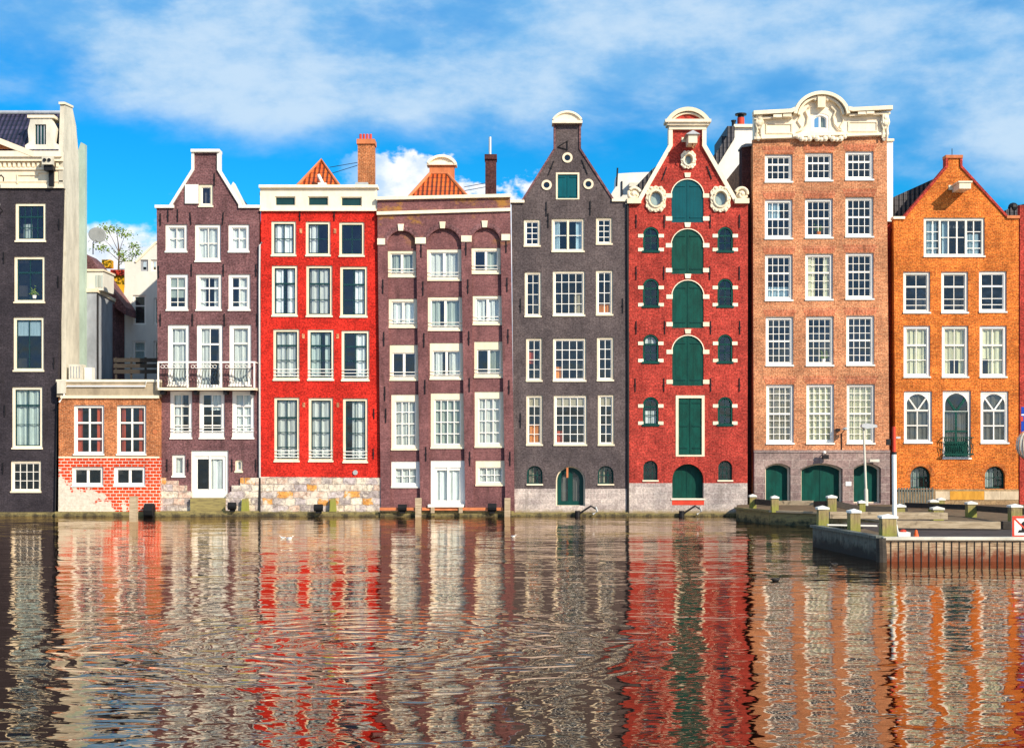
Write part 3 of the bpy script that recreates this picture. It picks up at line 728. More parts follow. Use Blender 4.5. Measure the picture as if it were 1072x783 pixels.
sub(T, MB().ribbon(ac([(142,274.5),(163,254.5),(175,249.5)],Yb), .12, Yb-.08, Yb+.3), 'gable_coping', M['trim'])
# roof terrace further back
Yt = 16
T = thing('roof_terrace_building', (P(120,300,Yt)[0], Yt, .5), 'distant building with orange and yellow roof terrace behind a glass railing', 'building')
a, b, z0, z1 = pr((96,292,136,400),Yt); sub(T, MB().box(a,b,Yt,Yt+6,.5,z1), 'wall', M['pink'])
sub(T, box_px((117,283,131,289),Yt-.3,Yt+4,Yt), 'awning', M['redpaint']); sub(T, box_px((120,289,131,318),Yt-.15,Yt,Yt), 'wall', M['yellow'])
sub(T, box_px((100,270,170,281),Yt+5,Yt+5.05,Yt), 'glass_railing', M['cblue'])
m = MB()
for k in range(8): p = P(101+k*9.5,0,Yt); m.box(p[0]-.05,p[0]+.05,Yt+4.9,Yt+4.99,P(0,281,Yt)[1],P(0,269,Yt)[1])
sub(T, m, 'railing_posts', M['steel'])
sub(T, box_px((109,273,118,281),Yt-.5,Yt+.2,Yt), 'planter', M['yellow'])
# terrace tree
T = thing('small_tree', (P(124,283,14)[0], 14, P(124,283,14)[1]), 'small thin tree with sparse yellow green leaves on the roof terrace', 'tree')
base_ = Vector((P(124,283,14)[0],14,P(124,283,14)[1])); tr = MB(); lf = MB(); rnd = random.Random(3)
tr.tube([base_, base_+Vector((.05,0,1.2)), base_+Vector((-.1,0,2.3))], .06, 6, .02)
for tip in ((-1.2,.2,2.1),(-.7,-.3,2.6),(.9,.2,1.5),(.5,-.2,2.2),(1.1,.3,1.0),(-.1,0,2.5),(-1.1,0,1.4),(.2,0,1.0),(.5,.1,.6)):
    t_ = Vector(tip); st = base_+Vector((0,0,t_.z*.45)); tr.tube([st, st+(base_+t_-st)*.5+Vector((0,0,.1)), base_+t_], .025, 5, .01)
    for k in range(80):
        c = base_+t_+Vector((rnd.gauss(0,.26),rnd.gauss(0,.2),rnd.gauss(0,.13))); s_ = rnd.uniform(.05,.10)
        u = Vector((rnd.uniform(-1,1),rnd.uniform(-1,1),rnd.uniform(-1,1))).normalized()*s_; v_ = u.orthogonal().normalized()*s_*.6
        lf.face([c-u,c-v_,c+u,c+v_])
sub(T, tr, 'trunk', M['bark']); sub(T, lf, 'crown', M['leaf'])
# satellite dish
T = thing('satellite_dish', (P(101,262,4.6)[0], 4.6, P(101,262,4.6)[1]), 'grey satellite dish above the alley beside the cream side wall', 'satellite dish')
p = P(101.5,247.5,4.6); c = Vector((p[0],4.6,p[1]))
ds = MB().lathe([(0,.0),(.2,.02),(.36,.07),(.48,.15),(.47,.17),(.34,.09),(0,.03)], (0,0,0), 20)
mt = Matrix.Translation(c) @ Matrix.Rotation(R(25),4,'Z') @ Matrix.Rotation(R(68),4,'X'); ds.v = [tuple(mt @ Vector(q)) for q in ds.v]
sub(T, ds, 'dish', M['dishgrey'], smooth=True)
sub(T, MB().tube([c+Vector((0,.05,0)), c+Vector((-.25,.1,-.35)), c+Vector((-.25,.1,-1.0))], .03), 'mast', M['black'])
sub(T, MB().tube([c+Vector((-.1,-.1,-.4)), c+Vector((.2,-.55,-.42)), c+Vector((.1,-.6,-.3))], .018), 'feed_arm', M['black'])
# timber deck railing over annex
T = thing('deck_railing', (P(142,396,1.5)[0], 1.5, P(142,396,1.5)[1]), 'dark brown slatted timber railing of the deck in the alley', 'railing')
for y_ in (377,383,389): sub(T, box_px((119,y_-2.1,166,y_+2.1),1.48,1.53,1.5), 'board', M['darkwood'])
for x_ in (121,137,152,165): sub(T, box_px((x_-1,374,x_+1,400),1.54,1.62,1.5), 'post', M['darkwood'])

# ================================================================ HOUSE 2 purple brown, neck gable
H = House('purple brown canal house with white edged neck gable and white balcony', 217)
r1 = [(173,235,196,264),(204,235,231,274),(239,235,261,264)]
for i, r in enumerate(r1): H.window(r, cols=2, hs=(.5,), cas=.16, mc='white', curt=FULL, cm='cwhite', bar=.05)
for i, r in enumerate([(174,287,197,325),(205,287,232,325),(239,287,262,325)]):
    H.window(r, cols=2 if i == 1 else 2, hs=(.36,.82), thick=(.36,), cas=.16, mc='white', curt=[None,sides(.3,.25),[(.35,1,0,1)]][i], blind=(.7,'cgrey') if i == 0 else None)
for i, r in enumerate([(175.6,340,198,404),(206,340,233,407),(240,340,263,404)]):
    H.window(r, cols=1 if i != 1 else 2, hs=(.28,), thick=(.28,), cas=.17, mc='white', curt=[FULL,[(0,.45,0,1)],FULL][i], cm='cwhite')
for i, r in enumerate([(178,409.5,201,459),(208.5,409.5,235,459),(243,409.5,266,459)]):
    H.window(r, cols=2, hs=(.30,.55,.8), thick=(.30,), cas=.16, mc='white', bot=.28, curt=[[(0,.6,0,1)],[(.4,1,0,.4)],FULL][i], bar=.05, railing=2)
H.window((180,476,194,499), cols=1, hs=(), cas=.14, mc='white', curt=FULL)
H.window((246,481,254,494), cols=1, hs=(), cas=.09, mc='trim', blind=(1,'cgrey'), rise=.1)
d = H.window((200,471.5,239,521), cols=2, hs=(), cas=.16, mc='white', top=.3, bot=.3, midcas=(.5,), sash=.15, curt=[(.5,1,0,1)], sill=False, name='door')
# attic window with shutter
H.window((208,193,223,216.5), cols=1, hs=(), cas=.13, mc='trim', ms='white')
H.wall([(165.5,545),(271.5,545),(271,380),(271.5,217.5),(251,217.5),(227.5,178),(227.5,160),(203.5,160),(203.5,178),(178,217.5),(164,217.5),(165,380)], M['brown'])
H.shell(166, 270.5, 232, M['brown'])
gable_roof(H, [(166,232),(270,232),(256,222),(216,172),(176,222)], .36, 9)
cp = MB().ribbon(ac([(162.5,216.6),(182.5,216.6)]), .16, -.12, .45).ribbon(ac([(178.5,216),(202.2,178),(202.2,159),(229,159),(229,178),(252.5,216)]), .14, -.10, .42).ribbon(ac([(250,216.6),(272.3,216.6)]), .16, -.12, .45)
H.part(cp, 'gable_coping', M['white'])
H.part(box_px((200.5,157,230.5,160), -.2, .5), 'gable_cap', M['white'])
H.part(box_px((194,193.6,208,213.6), -.09, -.02), 'attic_shutter', M['white'])
H.anchors([(176,226),(186,226),(224.5,188),(199,229,1),(234,229,-1),(166,285),(168,230),(200.5,283),(234,283),(268,283),(201.5,335),(168,335),(235,335),(269,335),(175,487),(197,487),(243,487),(268,487)], 13)
# rubble bases left and right
H.part(MB().slab(ac([(166.5,546),(201,546),(201,514),(196,514),(196,508),(187,508),(187,503),(174,503),(174,500),(166.5,500)]), [], -.14, -.002), 'stone_base', M['rubble'])
H.part(MB().slab(ac([(237,546),(271.5,546),(271.5,500),(252,500),(252,508),(243,508),(243,514),(237,518)]), [], -.14, -.002), 'stone_base', M['rubble'])
H.part(MB().slab(ac([(201,546),(237,546),(237,521),(201,521)]), [], -.40, -.002), 'door_step', M['moss'])
# balcony
bx = [P(q,0)[0] for q in (169,270)]; zt = P(0,379.5)[1]; zb = P(0,407)[1]
bal = H.part(MB().box(bx[0], bx[1], -.75, -.002, zb-.10, zb+.03), 'balcony', M['trim'])
m = MB(); m.box(bx[0], bx[1], -.78, -.70, zt-.07, zt+.01)
for k in (0, .3, .645, .985): x_ = bx[0]+(bx[1]-bx[0])*k; m.box(x_-.035+.03, x_+.045+.03, -.785, -.715, zb, zt-.07)
m.box(bx[0], bx[0]+.06, -.715, -.01, zt-.06, zt); m.box(bx[1]-.06, bx[1], -.715, -.01, zt-.06, zt)
H.part(m, 'balustrade_frame', M['white'], bal)
m = MB(); k = bx[0]+.12
while k < bx[1]-.1:
    m.tube([(k,-.745,zb+.04),(k+.05,-.745,zb+.35),(k-.05,-.745,zb+.65),(k,-.745,zb+1.0)], .014, 5); k += .15
m.box(bx[0], bx[1], -.755, -.735, zb+.98, zb+1.01)
H.part(m, 'balustrade_bars', M['black'], bal)
for a_, b_ in ((.05,.27),(.36,.61),(.71,.95)):
    m = MB()
    x_ = bx[0]+(bx[1]-bx[0])*a_; xe = bx[0]+(bx[1]-bx[0])*b_
    while x_ < xe: m.tube([(x_+.09*math.cos(t_*math.pi/4),-.75,zb+1.12+.09*math.sin(t_*math.pi/4)) for t_ in range(9)], .014, 5, caps=False); x_ += .19
    H.part(m, 'balustrade_scroll', M['white'], bal)
m = MB()
for q in (173,207,238,266): x_ = P(q,0)[0]; m.box(x_-.09, x_+.09, -.6, -.01, zb-.32, zb-.105)
H.part(m, 'balcony_bracket', M['black'], bal)
T = thing('white_gable', (P(248,217,4)[0], 4, 14), 'small white gable point showing behind the neck gable slope', 'gable')
sub(T, MB().slab(ac([(236,225),(260,222),(244,190.5),(241,196)],4), [], 4, 4.6), 'wall', M['white'])
T = thing('drainpipe', (P(272.5,540)[0], -.08, 0), 'grey drainpipe between the purple brown house and the bright red house', 'pipe')
sub(T, MB().tube([(P(274.5,254)[0],-.1,P(0,254)[1]),(P(272.2,257)[0],-.1,P(0,257)[1]),(P(271.8,300)[0],-.1,P(0,300)[1]),(P(272.3,500)[0],-.1,P(0,500)[1])], .055), 'pipe', M['steel']); sub(T, MB().tube([(P(272.3,500)[0],-.1,P(0,500)[1]),(P(272.3,540)[0],-.18,0)], .06), 'pipe', M['black'])

# ================================================================ HOUSE 3 bright red
H = House('bright red canal house with white parapet and rubble stone base', 335)
rr = [[(284,231.6,310,268),(320,232,346,268),(355,232.5,381.5,268.5)],[(284.5,278,311.5,331),(320.5,278,348,331.5),(356,279,384.6,332)],
      [(286,344.6,313.5,398),(322,345,349.5,398),(357.5,346,386.6,398.5)],[(287,416,313.5,483),(323,416.5,348.7,483),(359,417,385,484)]]
cur = [[FULL,[(0,.45,0,1)],None],[[(0,.42,0,1),(.62,1,0,1)],FULL,[(.55,1,0,1)]],[FULL,[(0,.45,0,1),(.7,.95,0,1)],[(.5,1,0,1)]],[FULL,FULL,[(.3,1,0,1)]]]
for i, row in enumerate(rr):
    for j, r in enumerate(row):
        hs_ = [(.5,),(.34,.68),(.30,.62),(.30,.55,.8)][i]
        H.window(r, cols=2, hs=hs_, thick=(hs_[0],) if i else (), cas=.13, mc='trim', ms='sashblue', bar=.045, sash=.055, curt=cur[i][j], cm='cwhite' if (i, j) != (2, 1) else 'cgrey', railing=3 if i >= 2 else False, midcas=())
        if i == 3: pass
H.wall([(273,545),(399,545),(397,380),(394.8,220),(273,220)], M['red'])
H.shell(274, 394, 215, M['red'])
# white parapet with slot windows
hl = [rect(*pr(r)) for r in ((288,206,309.5,216),(322.5,206,344,216),(357,206.5,379,216.5))]
H.part(MB().slab(ac([(272.7,220),(394.8,220),(394.2,196),(272.7,196)]), hl, -.08, .35), 'parapet', M['trim'])
for h in hl: (a_, c_), (b_, _), (_, d_), _ = h; H.part(MB().slab(rect(a_-.003,b_+.003,c_-.003,d_+.003), [rect(a_+.05,b_-.05,c_+.05,d_-.05)], -.03, .04), 'attic_window', M['trim']); H.part(MB().box(a_,b_,.05,.07,c_,d_), 'attic_pane', M['sashblue'])
H.part(MB().slab(ac([(271.8,197.5),(396,197.5),(395.6,194.5),(271.8,194.5)]), [], -.25, .5).slab(ac([(272.2,221.5),(395.8,221.5),(395.8,219.5),(272.2,219.5)]), [], -.15, -.001), 'cornice', M['trim'])
for hh in ((315,242,'p'),(350.8,242,'p'),(317.6,352,'p'),(353.6,352,'p'),(318.2,424,'p'),(353.8,424,'p')):
    H.part(box_px((hh[0]-1.3,hh[1]-2.5,hh[0]+1.3,hh[1]+2.5), -.03, 0), 'number_plate', M['salmon'])
H.part(MB().slab(ac([(273,546),(399.5,546),(398.8,500),(273,499)]), [], -.12, -.002), 'stone_base', M['rubble'])
p = P(372,494.5); H.part(MB().tube([(p[0],-.06,p[1]),(p[0],.01,p[1])], .13, 12), 'vent_grille', M['steel'])
H.anchors([(314,226),(350,226),(391.5,433),(391,475)], 11)
# hipped roof and chimney behind parapet
ap = P(336.4,167.5,4); l0 = P(309,197,2.5); l1 = P(357,197,2.5)
m = MB().face([(l0[0],2.5,l0[1]),(l1[0],2.5,l1[1]),(ap[0],4,ap[1])]).face([(l0[0],2.5,l0[1]),(ap[0],4,ap[1]),(ap[0],9,ap[1]),(l0[0],9,l0[1])]).face([(l1[0],2.5,l1[1]),(l1[0],9,l1[1]),(ap[0],9,ap[1]),(ap[0],4,ap[1])])
rfo = H.part(m, 'roof', M['orangetile'])
H.part(MB().tube([(l0[0],2.48,l0[1]),(ap[0],3.98,ap[1]),(l1[0],2.48,l1[1])], .09), 'ridge_tiles', M['pink'], rfo)
H.part(MB().box(*[P(q,0,1)[0] for q in (274,394)], .4, 9, P(0,203)[1], P(0,200)[1]), 'flat_roof', M['concrete'])
ch = H.part(box_px((374.5,147,391.5,200),3,3.8,3), 'chimney', M['tan'])
H.part(box_px((373.5,146,392.5,151),2.9,3.9,3), 'chimney_cap', M['pink'], ch)
for q in (377.5,381,384.5,388): p = P(q,146,3.4); H.part(MB().tube([(p[0],3.4,p[1]),(p[0],3.4,p[1]+.28)], .07), 'chimney_pot', M['redpaint'], ch)
H.part(box_px((372,191,385,196),2,2.8,2), 'roof_box', M['steel'])
for y0_, y1_ in ((175,170),(182,173)): a_ = P(345,y0_,3.2); b_ = P(374,y1_,3.2); H.part(MB().tube([(a_[0],3.3,a_[1]),(b_[0],3.3,b_[1])], .018, 5), 'stay_wire', M['black'])
m = MB(); a_ = P(333,183,2.3); m.tube([(a_[0],2.4,a_[1]),(a_[0]+.25,2.3,a_[1]-.5)], .1).box(a_[0]+.0,a_[0]+.45,2.2,2.6,a_[1]-.62,a_[1]-.45); H.part(m, 'roof_vent', M['white'])

# ================================================================ HOUSE 4 maroon with arches
Y4 = 0.0
H = House('maroon brown canal house with three tall arched bays and orange hipped roof', 467)
bays = [(406,242,436,(409.5,441)),(447,239.5,483,(450.3,488)),(493.6,239,524,(496.5,530))]
bayp = []
for x0_, y0_, x1_, (xb0, xb1) in bays:
    X0,X1_,Z0,Z1 = pr((x0_,y0_,x1_,545)); pts = arch(X0,X1_,0,Z1)[2:]
    b0_, b1_ = P(xb0-.4,546)[0], P(xb1-.6,546)[0]; z_ = P(0,546)[1]
    bayp.append([(b0_, -.35),(b1_, -.35)]+pts)
H.part(MB().slab(ac([(399.3,545.9),(539,545.9),(534.5,226),(534,207),(395.2,209.5),(395.5,226)]), bayp, -.20, -.0), 'pilaster_wall', M['maroon'])
rows = [[(406,262.5,435.5,290),(447,261,483,293.7),(493.6,259.6,524,286.6)],[(407,312.8,437,343),(448,311,484.5,346),(495,309.6,526,340)],
        [(408,361,438,398),(450,359,485,397),(496.5,357.5,527,395)],[(409.7,413,439,470.7),(451,411.5,486,469),(497,410,527.7,468)]]
rv = [[FULL,FULL,[(.45,1,0,1)]],[FULL,[(0,.3,0,1),(.45,1,0,1)],[(0,.4,0,1),(.5,1,0,1)]],[None,sides(.35,.4),[(.5,1,0,1)]],[FULL,FULL,FULL]]
for i, row in enumerate(rows):
    for j, r in enumerate(row):
        if i < 3: H.window(r, cols=2, hs=(), cas=.15, top=.15 if i < 2 else .42, mc='trim', bar=.13, curt=rv[i][j], cm='cwhite' if (i+j) % 2 else 'cgrey', railing=2, rec=.04)
        else: H.window(r, cols=3 if j != 1 else 4, hs=(.24,.5,.76), cas=.19, top=.35, mc='trim', curt=FULL, cm='cgrey' if j == 1 else 'cwhite', bar=.045, rec=.04)
H.window((409.7,483,439.8,510), cols=3, hs=(.5,), cas=.17, top=.36, mc='white', curt=FULL, rec=.04)
H.window((498,482,529,508), cols=3, hs=(.5,), cas=.15, top=.36, mc='trim', curt=FULL, rec=.04)
H.window((451,482,487.5,529), cols=2, hs=(), cas=.17, top=.36, bot=.12, mc='white', sash=.15, midcas=(.5,), curt=FULL, rec=.04, name='door', sill=False)
H.wall([(399.6,545),(538.6,545),(534,228),(395.8,230)], M['maroon'], .3)
H.shell(400, 533.5, 222, M['maroon'])
m = MB()
for a_, b_, dp in (((395,224.5),(534.5,220.5),.12), ((394.6,209),(534.6,206),.16)):
    m.ribbon(ac([a_, b_]), .17, -.2-dp, -.18)
H.part(m, 'cornice', M['trim'])
for x_, y_, w_ in ((399.5,254,8),(440.5,253,11),(488.5,251,11),(529.5,249.5,9)): H.part(box_px((x_-w_/2,y_-3.5,x_+w_/2,y_+3), -.26, -.19), 'impost', M['trim'])
for x_, y_ in ((420,239),(463.5,236.5),(507.5,235.5)):
    a_ = ac([(x_-2.4,y_+3.5),(x_+2.4,y_+3.5),(x_+3.2,y_-3.5),(x_-3.2,y_-3.5)]); H.part(MB().slab(a_, [], -.27, -.19), 'keystone', M['trim'])
for x0_, y0_, x1_, _ in bays:
    X0,X1_,Z0,Z1 = pr((x0_-3,y0_-3,x1_+3,545)); pts = arch(X0,X1_,0,Z1)[2:]; H.part(MB().ribbon(pts, .22, -.215, -.19), 'arch_ring', M['maroon2'] if 'maroon2' in M else M['brown'])
H.Y = -.2; H.anchors([(441,262),(488,260),(530,257),(401,300),(443,302),(490,300),(531,298),(402,355),(444,356),(491,354),(532,352),(403,412),(445,405),(491.5,403),(533,405),(404,435),(446,475),(492,480),(534,480)], 15); H.Y = 0
# hipped roof with pale dormer
A1 = P(425,210,1.5); A2 = P(492,209,1.5); B1 = P(450,182,3.5); B2 = P(468.5,182,3.5)
m = MB().face([(A1[0],1.5,A1[1]),(A2[0],1.5,A2[1]),(B2[0],3.5,B2[1]),(B1[0],3.5,B1[1])]).face([(A1[0],1.5,A1[1]),(B1[0],3.5,B1[1]),(B1[0],9,B1[1]),(A1[0],9,A1[1])]).face([(A2[0],1.5,A2[1]),(A2[0],9,A2[1]),(B2[0],9,B2[1]),(B2[0],3.5,B2[1])]).face([(B1[0],3.5,B1[1]),(B2[0],3.5,B2[1]),(B2[0],9,B2[1]),(B1[0],9,B1[1])])
rfo = H.part(m, 'roof', M['orangetile'])
H.part(MB().tube([(A1[0],1.48,A1[1]),(B1[0],3.48,B1[1]),(B2[0],3.48,B2[1]),(A2[0],1.48,A2[1])], .09), 'ridge_tiles', M['pink'], rfo)
H.part(MB().box(*[P(q,0,1)[0] for q in (400,532)], .36, 9, P(0,214)[1], P(0,212)[1]), 'flat_roof', M['concrete'])
a_, b_, z0, z1 = pr((449.5,172,475.5,184),3.9); cr = H.part(MB().box(a_,b_,3.9,4.5,z0-.3,z1), 'roof_crest', M['pink'])
H.part(MB().slab(arch(a_-.08,b_+.08,z1,P(0,164,3.9)[1],.40), [], 3.85, 4.5), 'crest_pediment', M['trim'], cr)
H.part(MB().box(a_-.14,b_+.14,3.75,4.6,z1-.07,z1+.06), 'crest_moulding', M['trim'], cr)
q_ = arch(a_-.08,b_+.08,z1,P(0,164,3.9)[1],.40)[2:]; H.part(MB().ribbon(q_, .14, 3.7, 4.6), 'crest_moulding', M['trim'], cr)
ch = H.part(box_px((508,164,519.5,215),2.5,3.2,2.5), 'chimney', M['brickdark']); H.part(box_px((507.3,162,520.2,167),2.4,3.3,2.5), 'chimney_cap', M['brickdark'], ch)
p = P(513,162,2.8); H.part(MB().tube([(p[0],2.8,p[1]),(p[0],2.8,p[1]+.95)], .075), 'chimney_pipe', M['steel'], ch)
for y0_, y1_ in ((196,192),(200,196)): a_ = P(486,y0_,2.8); b_ = P(508,y1_,2.8); H.part(MB().tube([(a_[0],2.8,a_[1]),(b_[0],2.8,b_[1])], .018, 5), 'stay_wire', M['black'])

# ================================================================ HOUSE 5 charcoal gable
H = House('charcoal canal house with steep gable and teal attic hatch', 597)
for r, c_, h_, cu, cmn in (((548.5,230,565.7,258),2,(.25,.5,.75),None,''),((577.6,229,611.7,263.7),2,(.5,),sides(.2,.2),'cblue'),((624,228,641,256),2,(.25,.5,.75),None,''),
    ((549.4,284.7,566.6,331.6),2,(.22,.5,.75),None,''),((578.8,283.7,612.3,330.7),4,(.22,.5,.75),[(.7,1,.5,1)],'ctan'),((624,283,641.7,330),2,(.22,.5,.75),[(.0,1,.8,1)],'corange'),
    ((550.8,354,567.7,399),2,(.25,.5,.75),[(.0,.5,.3,.6)],'cred'),((579,354,613.5,399),4,(.25,.5,.75),[(0,.2,.7,1)],'corange'),((625,353,642.4,398.5),2,(.25,.5,.75),None,''),
    ((551,413.7,568,466),2,(.2,.4,.6,.8),[(0,1,.6,1)],'corange'),((579.8,413.7,614.3,466),4,(.2,.4,.6,.8),[(0,.25,.75,1)],'cred'),((626,413,643,466),2,(.2,.4,.6,.8),None,'')):
    mc_ = (.5,) if c_ == 2 and h_ == (.5,) and r[2]-r[0] > 30 else ()
    H.window(r, cols=c_, hs=h_, cas=.10, mc='trim', curt=cu, cm=cmn or 'cwhite', bar=.035, midcas=mc_, blind=(.2,'ctan') if r[1] > 410 else None)
for r in ((551.7,487.5,568,507),(626,487.5,642.4,507)):
    H.window(r, cols=3, hs=(.5,), cas=.03, mc='darkgreen', ms='darkgreen', rise='round', rec=.15, curt=[(0,.45,0,1)], cm='ctan', sill=False)
    H.part(box_px((r[0]-.5,506.4,r[2]+.5,508), -.06, .14), 'sill', M['trim'])
H.window((582,488,612.6,529.4), cols=2, hs=(), cas=.07, mc='trim', ms='darkgreen', rise='round', rec=.28, bot=.02, midcas=(), sash=.22, bar=.25, curt=[(0,.3,.2,1),(.65,1,.2,1)], cm='darksheet', sill=False, name='door')  # the dark sheets here imitate dim glass, not drawn curtains
shutter(H, (582,181,606.4,209), 'teal', None, True, .05, .09)
ports = ((594,165.4),(572.2,194),(616,193))
for x_, y_ in ports: c0 = P(x_,y_); H.holes.append([(c0[0]+.2*math.cos(t_*math.pi/8), c0[1]+.2*math.sin(t_*math.pi/8)) for t_ in range(16)])
wl = MB().slab(ac([(538,511.5),(656.3,511.5),(656.5,390),(655,211.5),(643.3,211.5),(607.2,156),(606.6,130),(581,130),(581,156),(546,212.5),(535.5,212.5)]), [], -.0, .35)
def clip_h(hs_, zcut, above):
    o_ = []
    for h in hs_:
        q_ = [(x, max(z, zcut) if above else min(z, zcut)) for x, z in h]
        zs = [z for _, z in q_]
        if max(zs)-min(zs) > .02:
            r_ = []
            for p_ in q_:
                if not r_ or (abs(p_[0]-r_[-1][0]) > 1e-5 or abs(p_[1]-r_[-1][1]) > 1e-5): r_.append(p_)
            if above and min(z for _, z in h) < zcut: pass
            o_.append(r_)
    return o_
def split_wall(H, outline, mat, zpx, base_poly, bmat, by=-.02):
    """wall above a base of another stone; openings run through both"""
    z = P(0, zpx)[1]; hs_ = H.holes; poly = ac(outline, H.Y)
    def sub_poly(lower):
        # a door cut by the border becomes a notch in each outline
        cut = sorted([h for h in hs_ if min(q[1] for q in h) < z-.01 and max(q[1] for q in h) > z+.01], key=lambda h: min(q[0] for q in h))
        return cut
    cut = sub_poly(0); whole_up = [h for h in hs_ if min(q[1] for q in h) >= z-.01]; whole_lo = [h for h in hs_ if max(q[1] for q in h) <= z+.01]
    up = list(poly)   # starts (left,bottom),(right,bottom), ...
    bl, br = up[0], up[1]; rest = up[2:]
    path = [(bl[0], z)]
    for h in cut:
        xa, xb = min(q[0] for q in h), max(q[0] for q in h)
        top = [q for q in h if q[1] > z+1e-6]; top = sorted(top, key=lambda q: q[0])
        # arch heads: walk from left to right
        path += [(xa, z)]+[q for q in top]+[(xb, z)]
    path += [(br[0], z)]
    P2 = []
    for q in path+rest:
        if not P2 or abs(q[0]-P2[-1][0])+abs(q[1]-P2[-1][1]) > 1e-5: P2.append(q)
    H.part(MB().slab(P2, whole_up, H.Y, H.Y+.35), 'wall', M[mat])
    b = ac(base_poly, H.Y); zb = min(b[0][1], b[1][1])
    path = [b[0], b[1], (b[1][0], z)]
    for h in cut[::-1]:
        xa, xb = min(q[0] for q in h), max(q[0] for q in h); zl = min(q[1] for q in h)
        path += [(xb, z), (xb, zl), (xa, zl), (xa, z)]
    path += [(b[0][0], z)]
    H.part(MB().slab(path, whole_lo, H.Y+by, H.Y+.35), 'stone_base', M[bmat])
split_wall(H, [(538,511.5),(656.3,511.5),(656.5,390),(655,211.5),(643.3,211.5),(607.2,156),(606.6,130),(581,130),(581,156),(546,212.5),(535.5,212.5)], 'char', 511.5, [(538.4,546),(656.4,546)], 'stone')
H.shell(539, 655, 225, M['char'])
gable_roof(H, [(540,224),(654,224),(640,216),(606.5,166),(594,156),(582,166),(548,216)], .36, 9)
m = MB().ribbon(ac([(534.5,211.3),(549,211.3)]), .14, -.12, .45).ribbon(ac([(640.5,210),(656,210)]), .14, -.12, .45)
H.part(m, 'shoulder_stone', M['trim'])
H.part(MB().ribbon(ac([(546,211.5),(580.6,156),(580.6,130)]), .10, -.06, .42).ribbon(ac([(607.2,130),(607.2,156),(643.5,211.5)]), .10, -.06, .42), 'gable_edge', M['brown'])
X0,X1_,Z0,Z1 = pr((578.5,119,608.8,128)); cp = H.part(MB().slab(arch(X0+.08,X1_-.08,Z0,Z1,.34), [], -.18, .5), 'gable_cap', M['trim'])
H.part(MB().ribbon(arch(X0+.02,X1_-.02,Z0,Z1+.03,.40)[2:], .1, -.28, .55), 'cap_moulding', M['trim'], cp); H.part(MB().box(X0-.03,X1_+.03,-.3,.55,Z0-.12,Z0+.02), 'cap_moulding', M['trim'], cp)
for x_, y_ in ports:
    c0 = P(x_,y_); f = H.part(MB().slab([(c0[0]+.27*math.cos(t_*math.pi/10), c0[1]+.27*math.sin(t_*math.pi/10)) for t_ in range(20)], [[(c0[0]+.16*math.cos(t_*math.pi/10), c0[1]+.16*math.sin(t_*math.pi/10)) for t_ in range(20)]], -.05, .08), 'round_window', M['trim'])
    H.part(MB().face([(c0[0]+.165*math.cos(t_*math.pi/8), .05, c0[1]+.165*math.sin(t_*math.pi/8)) for t_ in range(16)]), 'pane', M['glass'], f)
p = P(591,150); H.part(MB().ribbon([(p[0]-.35,p[1]-.2),(p[0]+.15,p[1]+.1),(p[0]+.15,p[1]-.35),(p[0]-.35,p[1]-.2)], .035, -.06, .0), 'iron_triangle', M['black'])
H.anchors([(572,219),(618,218),(574,231),(580,176,-6),(609,175,6),(545,320),(652,320),(545,440)], 15)
p = P(594,500); H.part(MB().box(p[0]-.05,p[0]+.05,.05,.12,P(0,500)[1],P(0,489.5)[1]), 'hanging_lantern', M['pink'])
T = thing('drainpipe', (P(657.5,540)[0], -.06, 0), 'black drainpipe between the charcoal house and the crimson warehouse', 'pipe')
sub(T, MB().tube([(P(656.6,214)[0],-.05,P(0,214)[1]),(P(657.3,400)[0],-.05,P(0,400)[1]),(P(657.2,545)[0],-.06,-.1)], .07), 'pipe', M['black'])

# ================================================================ HOUSE 6 crimson warehouse
H = House('crimson brick warehouse house with green arched shutters up its middle', 720)
SH = [(703,188,736.6,233),(703,240,736.6,287),(703.6,293.7,736.6,343.5),(703.7,351.4,736.6,403.7)]
for i, r in enumerate(SH):
    shutter(H, r, 'teal' if i == 0 else 'green', 'round', i != 1 and i != 2 or True, .05)
    X0,X1_,Z0,Z1 = pr(r)
    H.part(MB().ribbon(arch(X0-.02,X1_+.02,Z0,Z1+.02)[2:], .045, -.02, .02), 'arch_trim', M['trim'])
    xm = (X0+X1_)/2; H.part(MB().slab([(xm-.13,Z1+.10),(xm+.13,Z1+.10),(xm+.17,Z1+.34),(xm-.17,Z1+.34)], [], -.06, .02), 'keystone', M['trim'])
    quoins(H, r, (r[1]+17, r[3]-4), 6)
shutter(H, (707.5,414,737.5,477.7), 'green', None, True, .06, .14, hinge=(.14,.5,.88))
shutter(H, (703.7,485.6,736.6,523), 'green', 'round', True, .40, hinge=())
H.part(box_px((703.5,522.6,737,528.5), -.03, .0), 'red_sill', M['redpaint']); H.part(box_px((702.5,521.6,738,523.2), -.07, .39), 'sill', M['trim'])
for rl, rr_, ya, yb in (((673,690),(751,767.5),237.5,264),((673,690),(751,767.5),291.6,321.6),((673,689.6),(751.3,767),350,380),((673,689.6),(751.3,767),415.4,445.4)):
    for (xa, xb) in (rl, rr_):
        H.window((xa,ya,xb,yb), cols=2, hs=(.33,.66) if yb < 330 else (.33,.66), thick=(.33,), cas=.09, mc='green', ms='darkgreen', rise='round', rec=.03, bar=.035, sash=.03, sill=False, curt=([(0,1,.5,1)] if (ya > 400 and xa < 700) else [(0,1,0,.35)] if (ya > 340 and xa < 700) else None))
        H.part(box_px((xa-.8,yb-1.4,xb+.8,yb+.8), -.05, .03), 'sill', M['darkgreen'])
        quoins(H, (xa,ya,xb,yb), (ya+9.5, yb-2.5), 5, 3.6)
